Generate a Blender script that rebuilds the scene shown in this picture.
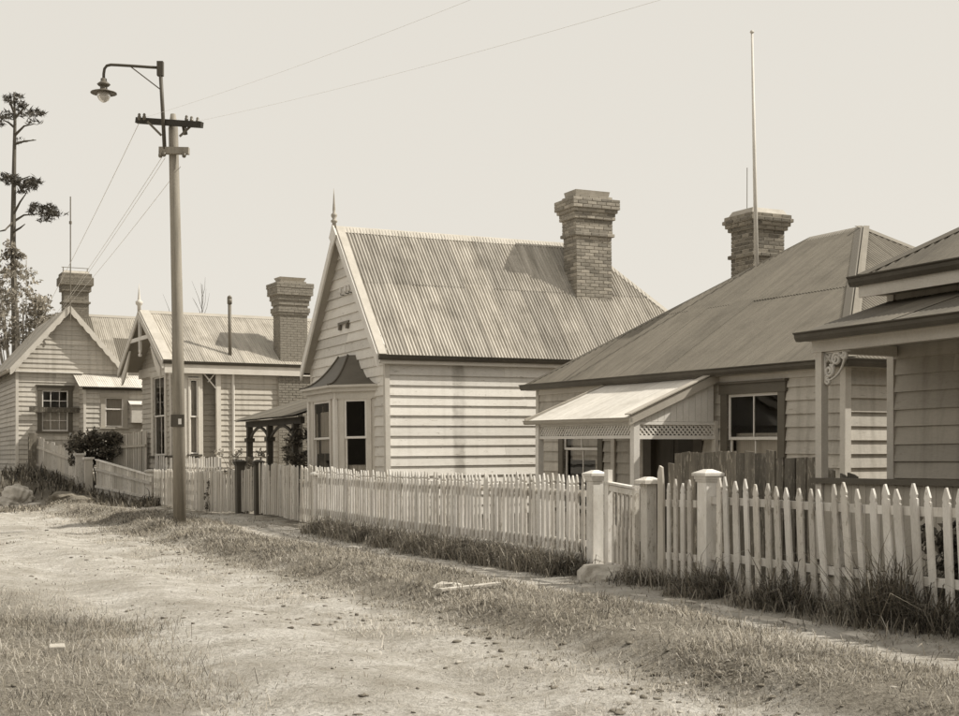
import bpy, bmesh, math, random
import numpy as np
from mathutils import Vector, Matrix
random.seed(7)
rng = np.random.default_rng(11)
for o in list(bpy.data.objects): bpy.data.objects.remove(o)
scene = bpy.context.scene
COL = scene.collection
# ------------------------------------------------------------------ camera
PXF, CX, HY, EYE = 1300.0, 479.5, 461.0, 1.4       # focal length, centre and horizon in photo pixels (959 wide)
cam = bpy.data.cameras.new('camera'); camo = bpy.data.objects.new('camera', cam); COL.objects.link(camo)
cam.sensor_width = 36.0; cam.lens = 36.0*PXF/959.0
cam.shift_y = (HY-358.0)/959.0
cam.clip_start = 0.1; cam.clip_end = 3000
camo.location = (0, 0, EYE); camo.rotation_euler = (math.radians(90), 0, 0)
scene.camera = camo
# ------------------------------------------------------------------ light
STREET = math.atan(.5)                     # houses are turned by this angle
SUN_EL = math.radians(46); SUN_ALPHA = math.radians(66)
_r = Vector((math.cos(STREET), math.sin(STREET), 0)); _d = Vector((-math.sin(STREET), math.cos(STREET), 0))
_h = _r*math.sin(SUN_ALPHA) - _d*math.cos(SUN_ALPHA)
TOSUN = Vector((_h.x*math.cos(SUN_EL), _h.y*math.cos(SUN_EL), math.sin(SUN_EL)))
sun = bpy.data.lights.new('sun', 'SUN'); suno = bpy.data.objects.new('sun', sun); COL.objects.link(suno)
sun.energy = 4.6; sun.angle = math.radians(0.6); sun.color = (1.0, .955, .86)
suno.rotation_euler = TOSUN.to_track_quat('Z', 'Y').to_euler(); suno.location = (30, 10, 40)
world = bpy.data.worlds.new('World'); scene.world = world; world.use_nodes = True
nt = world.node_tree; nt.nodes.clear()
sky = nt.nodes.new('ShaderNodeTexSky'); sky.sky_type = 'NISHITA'; sky.sun_disc = False
sky.sun_elevation = SUN_EL; sky.sun_rotation = math.atan2(TOSUN.x, TOSUN.y)
bw = nt.nodes.new('ShaderNodeRGBToBW')
mixv = nt.nodes.new('ShaderNodeMix'); mixv.data_type = 'FLOAT'; mixv.inputs[0].default_value = .88; mixv.inputs[3].default_value = 7.0
tint = nt.nodes.new('ShaderNodeMix'); tint.data_type = 'RGBA'; tint.blend_type = 'MULTIPLY'; tint.inputs[0].default_value = 1
tint.inputs[7].default_value = (1.05, 1.0, .905, 1)       # the print's warm monochrome tone
bg = nt.nodes.new('ShaderNodeBackground'); bg.inputs[1].default_value = .1
wo = nt.nodes.new('ShaderNodeOutputWorld')
nt.links.new(sky.outputs[0], bw.inputs[0]); nt.links.new(bw.outputs[0], mixv.inputs[2])
nt.links.new(mixv.outputs[0], tint.inputs[6]); nt.links.new(tint.outputs[2], bg.inputs[0]); nt.links.new(bg.outputs[0], wo.inputs[0])
vs = scene.view_settings; vs.view_transform = 'Standard'; vs.look = 'None'; vs.exposure = .2; vs.gamma = 1; vs.use_curve_mapping = False
scene.render.engine = 'CYCLES'

# ------------------------------------------------------------------ helpers
def S(g):                                  # grey of the monochrome print with its sepia tone
    k = 1-g
    return (g*(1+.15*k), g, g*(1-.235*k), 1)
def ray(px, py): return Vector(((px-CX)/PXF, 1, -(py-HY)/PXF))
def at(px, py, d): return Vector((0, 0, EYE)) + ray(px, py)*d

class MB:
    def __init__(s): s.v = []; s.f = []
    def add(s, vs_, fs_):
        b = len(s.v); s.v += [tuple(v) for v in vs_]; s.f += [tuple(i+b for i in f) for f in fs_]; return s
    def box(s, x0, x1, y0, y1, z0, z1):
        return s.add([(x0,y0,z0),(x1,y0,z0),(x1,y1,z0),(x0,y1,z0),(x0,y0,z1),(x1,y0,z1),(x1,y1,z1),(x0,y1,z1)],
            [(3,2,1,0),(4,5,6,7),(0,1,5,4),(1,2,6,5),(2,3,7,6),(3,0,4,7)])
    def hexa(s, b4, t4): return s.add(list(b4)+list(t4), [(3,2,1,0),(4,5,6,7),(0,1,5,4),(1,2,6,5),(2,3,7,6),(3,0,4,7)])
    def prism(s, pts, vec):
        n = len(pts); v = Vector(vec); a = [Vector(p) for p in pts]
        return s.add(a+[p+v for p in a], [tuple(range(n-1,-1,-1)), tuple(range(n,2*n))]+[(i,(i+1)%n,n+(i+1)%n,n+i) for i in range(n)])
    def bar(s, p0, p1, w, h, up=(0,0,1)):
        p0 = Vector(p0); p1 = Vector(p1); d = (p1-p0).normalized(); up = Vector(up)
        a = d.cross(up)
        if a.length < 1e-4: a = d.cross(Vector((0,1,0)))
        a.normalize(); b = a.cross(d).normalized(); a *= w/2; b *= h/2
        return s.hexa([p0-a-b, p0+a-b, p0+a+b, p0-a+b], [p1-a-b, p1+a-b, p1+a+b, p1-a+b])
    def tube(s, pts, rs, n=8, cap=True):
        pts = [Vector(p) for p in pts]
        if not hasattr(rs, '__len__'): rs = [rs]*len(pts)
        b = len(s.v); ref = Vector((.31,.87,.38))
        for i, p in enumerate(pts):
            d = (pts[min(i+1,len(pts)-1)]-pts[max(i-1,0)]).normalized()
            a = d.cross(ref).normalized(); c = d.cross(a)
            for k in range(n):
                t = 2*math.pi*k/n; s.v.append(tuple(p+(a*math.cos(t)+c*math.sin(t))*rs[i]))
        for i in range(len(pts)-1):
            for k in range(n): s.f.append((b+i*n+k, b+i*n+(k+1)%n, b+(i+1)*n+(k+1)%n, b+(i+1)*n+k))
        if cap:
            s.f.append(tuple(b+k for k in range(n-1,-1,-1))); e = b+(len(pts)-1)*n; s.f.append(tuple(e+k for k in range(n)))
        return s
    def lathe(s, prof, o=(0,0,0), n=12):
        o = Vector(o); b = len(s.v)
        for r, z in prof:
            for k in range(n):
                t = 2*math.pi*k/n; s.v.append((o.x+r*math.cos(t), o.y+r*math.sin(t), o.z+z))
        for i in range(len(prof)-1):
            for k in range(n): s.f.append((b+i*n+k, b+i*n+(k+1)%n, b+(i+1)*n+(k+1)%n, b+(i+1)*n+k))
        s.f.append(tuple(b+k for k in range(n-1,-1,-1))); e = b+(len(prof)-1)*n; s.f.append(tuple(e+k for k in range(n)))
        return s
    def mesh(s, name):
        me = bpy.data.meshes.new(name); me.from_pydata(s.v, [], s.f); me.update(); return me
    def build(s, name, mat, parent=None, smooth=False, bevel=0):
        me = s.mesh(name)
        return link(name, me, mat, parent, smooth, bevel)
def link(name, me, mat, parent=None, smooth=False, bevel=0):
    o = bpy.data.objects.new(name, me); COL.objects.link(o)
    if mat and not me.materials: me.materials.append(M[mat] if isinstance(mat, str) else mat)
    if parent: o.parent = parent
    if smooth:
        me.polygons.foreach_set('use_smooth', [True]*len(me.polygons))
    if bevel:
        m = o.modifiers.new('bevel', 'BEVEL'); m.width = bevel; m.segments = 2; m.limit_method = 'ANGLE'
    return o
def empty(name, loc=(0,0,0), ang=0, tilt=0, pitch=0):
    o = bpy.data.objects.new(name, None); COL.objects.link(o); o.empty_display_size = .2
    o.matrix_world = Matrix.Translation(Vector(loc)) @ Matrix.Rotation(pitch,4,'X') @ Matrix.Rotation(tilt,4,'Y') @ Matrix.Rotation(ang,4,'Z'); return o
def tag(o, label=None, cat=None, group=None, kind=None):
    if label: o['label'] = label
    if cat: o['category'] = cat
    if group: o['group'] = group
    if kind: o['kind'] = kind
    return o
def raw_mesh(name, V, Fa, nper):            # big numpy mesh, faces all with nper corners
    me = bpy.data.meshes.new(name); V = np.asarray(V, np.float32); Fa = np.asarray(Fa, np.int32)
    me.vertices.add(len(V)); me.vertices.foreach_set('co', V.ravel())
    me.loops.add(Fa.size); me.loops.foreach_set('vertex_index', Fa.ravel())
    me.polygons.add(len(Fa)); me.polygons.foreach_set('loop_start', np.arange(0, Fa.size, nper, dtype=np.int32))
    me.update(calc_edges=True); me.validate(); return me

# ------------------------------------------------------------------ materials
M = {}
class NT:
    def __init__(s, name):
        s.m = bpy.data.materials.new(name); s.m.use_nodes = True; s.t = s.m.node_tree
        s.b = s.t.nodes['Principled BSDF']; s.out = s.t.nodes['Material Output']
    def n(s, typ, **k):
        x = s.t.nodes.new(typ)
        for a, v in k.items(): setattr(x, a, v)
        return x
    def l(s, a, b): s.t.links.new(a, b)
    def noise(s, vec, scale, detail=5, rough=.6, dist=0):
        x = s.n('ShaderNodeTexNoise'); x.inputs['Scale'].default_value = scale; x.inputs['Detail'].default_value = detail
        x.inputs['Roughness'].default_value = rough; x.inputs['Distortion'].default_value = dist
        if vec: s.l(vec, x.inputs['Vector'])
        return x.outputs[0]
    def mapping(s, vec, scale):
        x = s.n('ShaderNodeMapping'); x.inputs['Scale'].default_value = scale; s.l(vec, x.inputs['Vector']); return x.outputs[0]
    def ramp(s, fac, a, b, lo=0, hi=1):
        x = s.n('ShaderNodeMapRange'); x.inputs[1].default_value = a; x.inputs[2].default_value = b; x.inputs[3].default_value = lo; x.inputs[4].default_value = hi
        s.l(fac, x.inputs[0]); return x.outputs[0]
    def math(s, op, a, b=None, clamp=False):
        x = s.n('ShaderNodeMath', operation=op); x.use_clamp = clamp
        for i, v in enumerate((a, b)):
            if v is None: continue
            if isinstance(v, (int, float)): x.inputs[i].default_value = v
            else: s.l(v, x.inputs[i])
        return x.outputs[0]
    def mix(s, fac, a, b, mode='MIX'):
        x = s.n('ShaderNodeMix', data_type='RGBA', blend_type=mode)
        for sock, v in ((x.inputs[0], fac), (x.inputs[6], a), (x.inputs[7], b)):
            if isinstance(v, (int, float)): sock.default_value = v
            elif isinstance(v, tuple): sock.default_value = v
            else: s.l(v, sock)
        return x.outputs[2]
    def bump(s, h, strength=.3, dist=.01):
        x = s.n('ShaderNodeBump'); x.inputs['Strength'].default_value = strength; x.inputs['Distance'].default_value = dist
        s.l(h, x.inputs['Height']); s.l(x.outputs[0], s.b.inputs['Normal'])

def paint(name, g, g2=None, rough=.6, rnd=.14, grain=(1,1,1), scale=3.0, dirt=.35, dirtg=None, bumps=.12, stain=None, peel=None, peelat=(.56,.6), streak=0):
    """weathered paint: tone varies per piece, in blotches and in fine grain"""
    t = NT(name); tc = t.n('ShaderNodeTexCoord'); oi = t.n('ShaderNodeObjectInfo')
    off = t.n('ShaderNodeVectorMath', operation='ADD'); t.l(tc.outputs['Object'], off.inputs[0])
    sc = t.n('ShaderNodeVectorMath', operation='SCALE'); sc.inputs[0].default_value = (13,7,19); t.l(oi.outputs['Random'], sc.inputs['Scale']); t.l(sc.outputs[0], off.inputs[1])
    v = t.mapping(off.outputs[0], grain)
    big = t.noise(v, scale, 6, .62); fine = t.noise(v, scale*14, 4, .7)
    col = t.mix(t.ramp(big, .38, .72, 0, dirt), S(g), S(dirtg if dirtg is not None else g*.6))
    if streak:
        sv = t.noise(t.mapping(tc.outputs['Object'], (5,5,.22)), 1.3, 5, .6); col = t.mix(t.ramp(sv, .48, .72, 0, streak), col, S((dirtg or g*.6)*.7))
    if peel: col = t.mix(t.ramp(t.noise(v, scale*4.5, 8, .7), *peelat), col, S(peel))
    mul = t.math('ADD', t.ramp(oi.outputs['Random'], 0, 1, 1-rnd, 1+rnd*.5), t.ramp(fine, .25, .75, -.09, .09))
    comb = t.n('ShaderNodeCombineColor')
    for i in range(3): t.l(mul, comb.inputs[i])
    col = t.mix(1.0, col, comb.outputs[0], 'MULTIPLY')
    if stain: col = stain(t, tc, col)
    t.l(col, t.b.inputs['Base Color']); t.b.inputs['Roughness'].default_value = rough; t.b.inputs['Specular IOR Level'].default_value = .25
    if bumps: t.bump(t.math('ADD', fine, big), bumps, .006)
    M[name] = t.m; return t.m

def h2_stain(t, tc, col):                  # ghost of a removed downpipe on the side wall
    sx = t.n('ShaderNodeSeparateXYZ'); t.l(tc.outputs['Object'], sx.inputs[0])
    w = t.noise(t.mapping(tc.outputs['Object'], (1,1,.7)), 3.5, 4)
    x = t.math('ADD', sx.outputs[0], t.math('MULTIPLY', t.math('SUBTRACT', w, .5), .16))
    d = t.math('ABSOLUTE', t.math('SUBTRACT', x, 1.62))
    f = t.ramp(d, .10, .17, 1, 0)
    f2 = t.math('MULTIPLY', f, t.ramp(t.noise(tc.outputs['Object'], 2.2, 5), .3, .62, .1, .6))
    return t.mix(f2, col, S(.17))
paint('siding_church', .68, dirt=.4, dirtg=.5, stain=h2_stain, grain=(.35,.35,1.6), rnd=.15, peel=.3, peelat=(.6,.68), bumps=.25, streak=.2)
paint('siding_porch', .50, dirt=.4, dirtg=.33, grain=(.35,.35,1.6), rnd=.14, peel=.3, peelat=(.6,.68), bumps=.25, streak=.5)
paint('siding_edge', .41, dirt=.4, dirtg=.3, grain=(.35,.35,1.6), rnd=.12, peel=.3, peelat=(.6,.68), bumps=.25, streak=.5)
paint('siding_bracket', .46, dirt=.4, dirtg=.30, grain=(.35,.35,1.6), rnd=.12, peel=.3, peelat=(.6,.68), bumps=.25, streak=.5)
paint('siding_far', .52, dirt=.45, dirtg=.33, grain=(.35,.35,1.6), rnd=.18, peel=.3, peelat=(.6,.68), bumps=.25, streak=.5)
paint('trim', .56, dirt=.4, dirtg=.38, rnd=.08)
paint('trim_light', .70, dirt=.4, dirtg=.5, rnd=.06)
paint('flashing_grey', .2, dirt=.6, dirtg=.12, rnd=.05)
paint('flashing', .47, dirt=.6, dirtg=.3, rnd=.08)
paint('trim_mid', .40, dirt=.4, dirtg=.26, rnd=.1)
paint('trim_dark', .085, dirt=.5, dirtg=.05, rnd=.2)
paint('gutter', .07, dirt=.5, dirtg=.12, rough=.45, rnd=.1)
paint('window_trim_dark', .12, dirt=.4, dirtg=.08)
paint('lining', .3, rnd=0)
paint('picket_paint', .72, dirt=.7, dirtg=.42, peel=.4, peelat=(.6,.66), grain=(1,1,.35), scale=5, rnd=.16, bumps=.25)
paint('picket_worn', .62, dirt=.6, dirtg=.36, grain=(1,1,.3), scale=6, rnd=.2, bumps=.3, peel=.34)
paint('fence_grey', .50, dirt=.6, dirtg=.3, grain=(1,1,.3), scale=5, rnd=.22, bumps=.25)
paint('old_timber', .085, dirt=.75, dirtg=.22, grain=(1,1,.22), scale=6, rnd=.45, bumps=.5, peel=.27)
paint('dark_timber', .05, dirt=.5, dirtg=.09, grain=(1,1,.3), scale=6, rnd=.3)
paint('post_timber', .06, dirt=.5, dirtg=.11, grain=(1,1,.3), scale=6, rnd=.2)
paint('pole_timber', .30, dirt=.7, dirtg=.11, grain=(1,1,.07), scale=9, rnd=0, bumps=.5)
paint('iron_dark', .09, rough=.5, rnd=.1)
paint('iron_grey', .16, rough=.5, rnd=.1, dirtg=.08)
paint('lamp_enamel', .12, rough=.35, rnd=0)
paint('porcelain', .75, rough=.2, rnd=.05)
paint('mortar', .42, dirtg=.3, scale=8, rnd=0, bumps=.3)
paint('brick_pale', .33, dirt=.7, dirtg=.2, scale=9, rnd=.42, bumps=.5, rough=.9)
paint('brick_dark', .235, dirt=.7, dirtg=.13, scale=9, rnd=.5, bumps=.5, rough=.9)
paint('cement_cap', .4, dirt=.6, dirtg=.2, scale=6, bumps=.4)
paint('stone_pale', .56, dirt=.9, dirtg=.22, scale=4, rnd=.2, bumps=.6, rough=.9)
paint('clod', .2, dirt=.6, dirtg=.10, scale=9, rnd=.2, bumps=.6, rough=.95)
paint('curtain', .74, dirt=.5, dirtg=.5, grain=(6,6,.4), scale=4, rnd=.1, bumps=.3)
paint('mast_white', .62, rnd=0)
paint('bay_roof', .115, dirt=.5, dirtg=.07, rough=.5)
paint('bark_pale', .36, dirt=.5, dirtg=.2, scale=6)
paint('bark', .12, dirt=.6, dirtg=.06, grain=(1,1,.3), scale=6, bumps=.6)

def iron(name, g, dirtg, streak=.5, patch=None, rough=.55, rnd=.22):
    t = NT(name); uv = t.n('ShaderNodeUVMap'); oi = t.n('ShaderNodeObjectInfo')
    a = t.noise(t.mapping(uv.outputs[0], (5.5,.45,1)), 1.6, 6, .65); b = t.noise(t.mapping(uv.outputs[0], (1,1,1)), 1.1, 6, .6); c = t.noise(t.mapping(uv.outputs[0], (30,5,1)), 2, 3)
    col = t.mix(t.math('MULTIPLY', t.ramp(a, .38, .68), streak), S(g), S(dirtg))
    col = t.mix(t.ramp(b, .5, .68, 0, .5), col, S(dirtg*.8))
    if patch: col = t.mix(t.ramp(oi.outputs['Random'], .62, .64), col, S(patch))
    mul = t.math('ADD', t.ramp(oi.outputs['Random'], 0, 1, 1-rnd, 1+rnd), t.ramp(c, .2, .8, -.12, .12))
    comb = t.n('ShaderNodeCombineColor')
    for i in range(3): t.l(mul, comb.inputs[i])
    col = t.mix(1.0, col, comb.outputs[0], 'MULTIPLY')
    t.l(col, t.b.inputs['Base Color']); t.b.inputs['Roughness'].default_value = rough; t.b.inputs['Specular IOR Level'].default_value = .3
    t.bump(c, .15, .004); M[name] = t.m
iron('iron_church', .46, .19, .85, rnd=.2)
iron('iron_dark_roof', .185, .12, .7, rnd=.08, rough=.7)
iron('iron_hip', .15, .1, .6, rnd=.05)
iron('iron_porch', .64, .42, .6, rnd=.08)
iron('iron_edge', .14, .08, .6, rnd=.15)
iron('iron_bracket', .44, .22, .8, rnd=.15)
iron('iron_far', .38, .2, .8, patch=.10, rnd=.25)
iron('iron_lean', .6, .42, .5, rnd=.1)

def glass_mat():
    t = NT('glass'); t.t.nodes.remove(t.b)
    tr = t.n('ShaderNodeBsdfTransparent'); tr.inputs[0].default_value = S(.8)
    gl = t.n('ShaderNodeBsdfGlossy'); gl.inputs['Roughness'].default_value = .03; gl.inputs[0].default_value = S(.9)
    tc = t.n('ShaderNodeTexCoord'); bp = t.n('ShaderNodeBump'); bp.inputs['Strength'].default_value = .12; bp.inputs['Distance'].default_value = .02
    t.l(t.noise(tc.outputs['Object'], 2.5, 2), bp.inputs['Height']); t.l(bp.outputs[0], gl.inputs['Normal'])
    fr = t.n('ShaderNodeFresnel'); fr.inputs[0].default_value = 1.55
    ms = t.n('ShaderNodeMixShader'); t.l(t.math('ADD', fr.outputs[0], .0), ms.inputs[0]); t.l(tr.outputs[0], ms.inputs[1]); t.l(gl.outputs[0], ms.inputs[2]); t.l(ms.outputs[0], t.out.inputs[0])
    M['glass'] = t.m
glass_mat()
def lamp_glass():
    t = NT('lamp_glass'); t.b.inputs['Base Color'].default_value = S(.62); t.b.inputs['Roughness'].default_value = .12; t.b.inputs['Transmission Weight'].default_value = .35; M['lamp_glass'] = t.m
lamp_glass()
def leafy(name, g, var=.5, trans=.25, rough=.6):
    t = NT(name); ge = t.n('ShaderNodeNewGeometry'); tc = t.n('ShaderNodeTexCoord')
    k = t.math('ADD', t.ramp(ge.outputs['Random Per Island'], 0, 1, 1-var, 1+var), t.ramp(t.noise(tc.outputs['Object'], 1.3, 4), .3, .7, -.25, .25))
    comb = t.n('ShaderNodeCombineColor'); 
    for i in range(3): t.l(k, comb.inputs[i])
    col = t.mix(1.0, S(g), comb.outputs[0], 'MULTIPLY'); t.l(col, t.b.inputs['Base Color'])
    t.b.inputs['Roughness'].default_value = rough; t.b.inputs['Specular IOR Level'].default_value = .3
    td = t.n('ShaderNodeBsdfTranslucent'); t.l(col, td.inputs[0]); ms = t.n('ShaderNodeMixShader'); ms.inputs[0].default_value = trans
    t.l(t.b.outputs[0], ms.inputs[1]); t.l(td.outputs[0], ms.inputs[2]); t.l(ms.outputs[0], t.out.inputs[0]); M[name] = t.m
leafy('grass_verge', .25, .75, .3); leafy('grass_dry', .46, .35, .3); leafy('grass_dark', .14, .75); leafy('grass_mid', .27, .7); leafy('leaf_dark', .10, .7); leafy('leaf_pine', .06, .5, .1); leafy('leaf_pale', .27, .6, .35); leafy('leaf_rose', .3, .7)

# ------------------------------------------------------------------ terrain
FA = math.atan(.47); FD = Vector((-math.sin(FA), math.cos(FA), 0)); FR = Vector((math.cos(FA), math.sin(FA), 0)); FG = Vector((1.5, 15.5, 0))
def sst(a, b, x):
    t = np.clip((x-a)/(b-a), 0, 1); return t*t*(3-2*t)
_ph = rng.uniform(0, 6.28, (24,)); _dir = rng.uniform(0, 6.28, (24,)); 
def wob(x, y, f0, n0, n=6):
    s = 0
    for i in range(n):
        f = f0*(1.55**i); a = _dir[(n0+i) % 24]; s = s + np.sin((x*math.cos(a)+y*math.sin(a))*f+_ph[(n0+i) % 24])/(1.35**i)
    return s/2.2
def tdist(x, y): return (x-FG.x)*FR.x+(y-FG.y)*FR.y
def gz(x, y):
    x = np.asarray(x, float); y = np.asarray(y, float); t = tdist(x, y)
    tw = t+.18*wob(x, y, .5, 2, 4)
    z = .15*sst(-3.3, -2.85, tw)*sst(-1.25, -2.2, tw)                       # verge hump
    z = z + .05*sst(-.6, -.1, tw)                                          # bank at the fence foot
    z = z - .22*sst(.3, 2.2, t)*sst(34, 26, y)                             # gardens lie a little lower
    z = z - .05*np.exp(-((tw+4.4)/.28)**2) - .05*np.exp(-((tw+5.9)/.28)**2) + .03*np.exp(-((tw+5.15)/.4)**2) # wheel ruts
    z = z + .12*sst(-6.2, -7.6, tw)                                        # near grass bank
    z = z + (.018*wob(x, y, 1.3, 5, 6) + .014*wob(x, y, 6.0, 11, 4))*sst(3, 0, t)
    z = z + .95*sst(40.8, 47.2, y+.12*(x+13))*sst(-8.2, -10.6, x)          # side bank up to the far house
    z = z + .15*sst(22, 30, y)*np.exp(-((t)/2.5)**2)*sst(34, 29, y)
    far = sst(60, 200, np.hypot(x, y)); return z*(1-far)+.6*far*0
def g1(x, y): return float(gz(x, y))
ys = np.concatenate([np.linspace(-25, 3, 12), 3+np.geomspace(.06, 52, 330), np.geomspace(60, 1500, 26)])
xs = np.concatenate([-np.geomspace(1500, 24, 24), np.linspace(-22, 14, 420), np.geomspace(16, 1500, 24)])
X, Y = np.meshgrid(xs, ys); Z = gz(X, Y)
V = np.stack([X, Y, Z], -1).reshape(-1, 3); nx, ny = len(xs), len(ys)
I = np.arange(nx*ny).reshape(ny, nx); Fq = np.stack([I[:-1,:-1], I[:-1,1:], I[1:,1:], I[1:,:-1]], -1).reshape(-1, 4)
def ground_mat():
    t = NT('ground'); ge = t.n('ShaderNodeNewGeometry'); P = ge.outputs['Position']
    rel = t.n('ShaderNodeVectorMath', operation='SUBTRACT'); t.l(P, rel.inputs[0]); rel.inputs[1].default_value = FG
    dp = t.n('ShaderNodeVectorMath', operation='DOT_PRODUCT'); t.l(rel.outputs[0], dp.inputs[0]); dp.inputs[1].default_value = FR
    wv = t.noise(P, 1.1, 6, .65); wf = t.noise(P, 6, 6, .7)
    T = t.math('ADD', dp.outputs['Value'], t.math('ADD', t.math('MULTIPLY', t.math('SUBTRACT', wv, .5), 1.5), t.math('MULTIPLY', t.math('SUBTRACT', wf, .5), .5)))
    n1 = t.noise(P, 2.3, 8, .68); n2 = t.noise(P, 22, 6, .72); n3 = t.noise(P, 90, 3, .7); n0 = t.noise(P, .45, 4)
    dirt = t.mix(t.ramp(n1, .38, .66), S(.67), S(.41)); dirt = t.mix(t.ramp(n2, .48, .7, 0, .85), dirt, S(.2)); dirt = t.mix(t.ramp(n0, .48, .62, 0, .6), dirt, S(.3))
    soil = t.mix(t.ramp(n2, .35, .65), S(.16), S(.32))
    path = t.mix(t.ramp(n1, .4, .66), S(.60), S(.38)); path = t.mix(t.ramp(n2, .5, .72, 0, .6), path, S(.18))
    verge = t.math('MULTIPLY', t.ramp(T, -3.7, -3.1), t.ramp(T, -1.35, -1.75))
    pth = t.math('MULTIPLY', t.ramp(T, -1.75, -1.35), t.ramp(T, -.2, -.5))
    foot = t.ramp(T, -.5, -.25)
    sy = t.n('ShaderNodeSeparateXYZ'); t.l(P, sy.inputs[0])
    left = t.math('MULTIPLY', t.ramp(T, -5.9, -6.6), t.ramp(sy.outputs[1], 15, 11))
    bank = t.math('MULTIPLY', t.ramp(sy.outputs[2], .12, .3), t.ramp(sy.outputs[1], 38, 40))
    col = t.mix(verge, dirt, soil); col = t.mix(pth, col, path); col = t.mix(foot, col, t.mix(t.ramp(n1, .4, .6), S(.2), S(.4)))
    col = t.mix(left, col, soil); col = t.mix(bank, col, t.mix(n2, S(.07), S(.2)))
    t.l(col, t.b.inputs['Base Color']); t.b.inputs['Roughness'].default_value = .95; t.b.inputs['Specular IOR Level'].default_value = .1
    h = t.math('ADD', t.math('MULTIPLY', n2, 1.0), t.math('MULTIPLY', n3, .35)); h = t.math('ADD', h, n1); t.bump(h, 1.0, .055); M['ground'] = t.m
ground_mat()
g = link('ground', raw_mesh('ground', V, Fq, 4), 'ground', smooth=True); tag(g, kind='structure')

# ------------------------------------------------------------------ building kit
def wall(root, name, B, Sd, N, outline, course, mat, holes=(), z0=None, split=.35, lining=True, kind=None):
    """weatherboards, each its own piece, on a plane; outline = convex (s,z) polygon; holes = (s0,s1,z0,z1)"""
    B = Vector(B); Sd = Vector(Sd); N = Vector(N); U = Vector((0,0,1))
    P = lambda s, z, o: B+Sd*s+U*z+N*o
    zs = [p[1] for p in outline]; zmin, zmax = min(zs), max(zs)
    def rng_at(z):
        xs_ = []
        n = len(outline)
        for i in range(n):
            (a, b), (c, d) = outline[i], outline[(i+1) % n]
            if min(b, d)-1e-6 <= z <= max(b, d)+1e-6:
                if abs(b-d) < 1e-6: xs_ += [a, c]
                else: xs_.append(a+(c-a)*(z-b)/(d-b))
        return min(xs_), max(xs_)
    lin = MB(); pieces = []
    z = zmin
    flip = Sd.cross(U).dot(N) < 0
    def quad(mb, q):
        mb.add(q if not flip else q[::-1], [(0,1,2,3)])
    while z < zmax-.02:
        z1 = min(z+course, zmax-.001)
        a0, b0 = rng_at(z+1e-4); a1, b1 = rng_at(z1-1e-4)
        hs = sorted(h for h in holes if h[2] < z1-.015 and h[3] > z+.015)
        segs = []; cur = None
        cuts = [(h[0], h[1]) for h in hs]
        s = None; edges = []
        left0, left1 = a0, a1
        for h in hs:
            if h[0] > left0: edges.append((left0, left1, h[0], h[0], z, z1))
            if h[2] > z+.03: edges.append((h[0], h[0], h[1], h[1], z, h[2]))
            if h[3] < z1-.03: edges.append((h[0], h[0], h[1], h[1], h[3], z1))
            left0 = left1 = h[1]
        if b0 > left0: edges.append((left0, left1, b0, b1, z, z1))
        for e in edges:
            if e[2]-e[0] > 3.0 and random.random() < split:
                m = e[0]+(e[2]-e[0])*random.uniform(.25, .75)
                pieces.append((e[0], e[1], m-.002, m-.002, e[4], e[5])); pieces.append((m+.002, m+.002, e[2], e[3], e[4], e[5]))
            else: pieces.append(e)
            quad(lin, [P(e[0],e[4],-.03), P(e[2],e[4],-.03), P(e[3],e[5],-.03), P(e[1],e[5],-.03)])
        z = z1
    w = lin.build(name, 'lining', root) if lining else root
    for (l0, l1, r0, r1, za, zb) in pieces:
        full = (zb-za) > course*.6
        o0 = .043+random.uniform(-.003,.003); o1 = .010; j = random.uniform(-.004,.004); j2 = j+random.uniform(-.005,.005)
        b4 = [P(l0,za+j,-.012), P(r0,za+j2,-.012), P(r0,za+j2,o0+random.uniform(-.004,.006)), P(l0,za+j,o0)]
        t4 = [P(l1,zb+.004,-.012), P(r1,zb+.004,-.012), P(r1,zb+.004,o1), P(l1,zb+.004,o1)]
        if not flip: b4 = [b4[3],b4[2],b4[1],b4[0]]; t4 = [t4[3],t4[2],t4[1],t4[0]]
        MB().hexa(b4, t4).build('weatherboard', mat, w)
    return w

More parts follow.
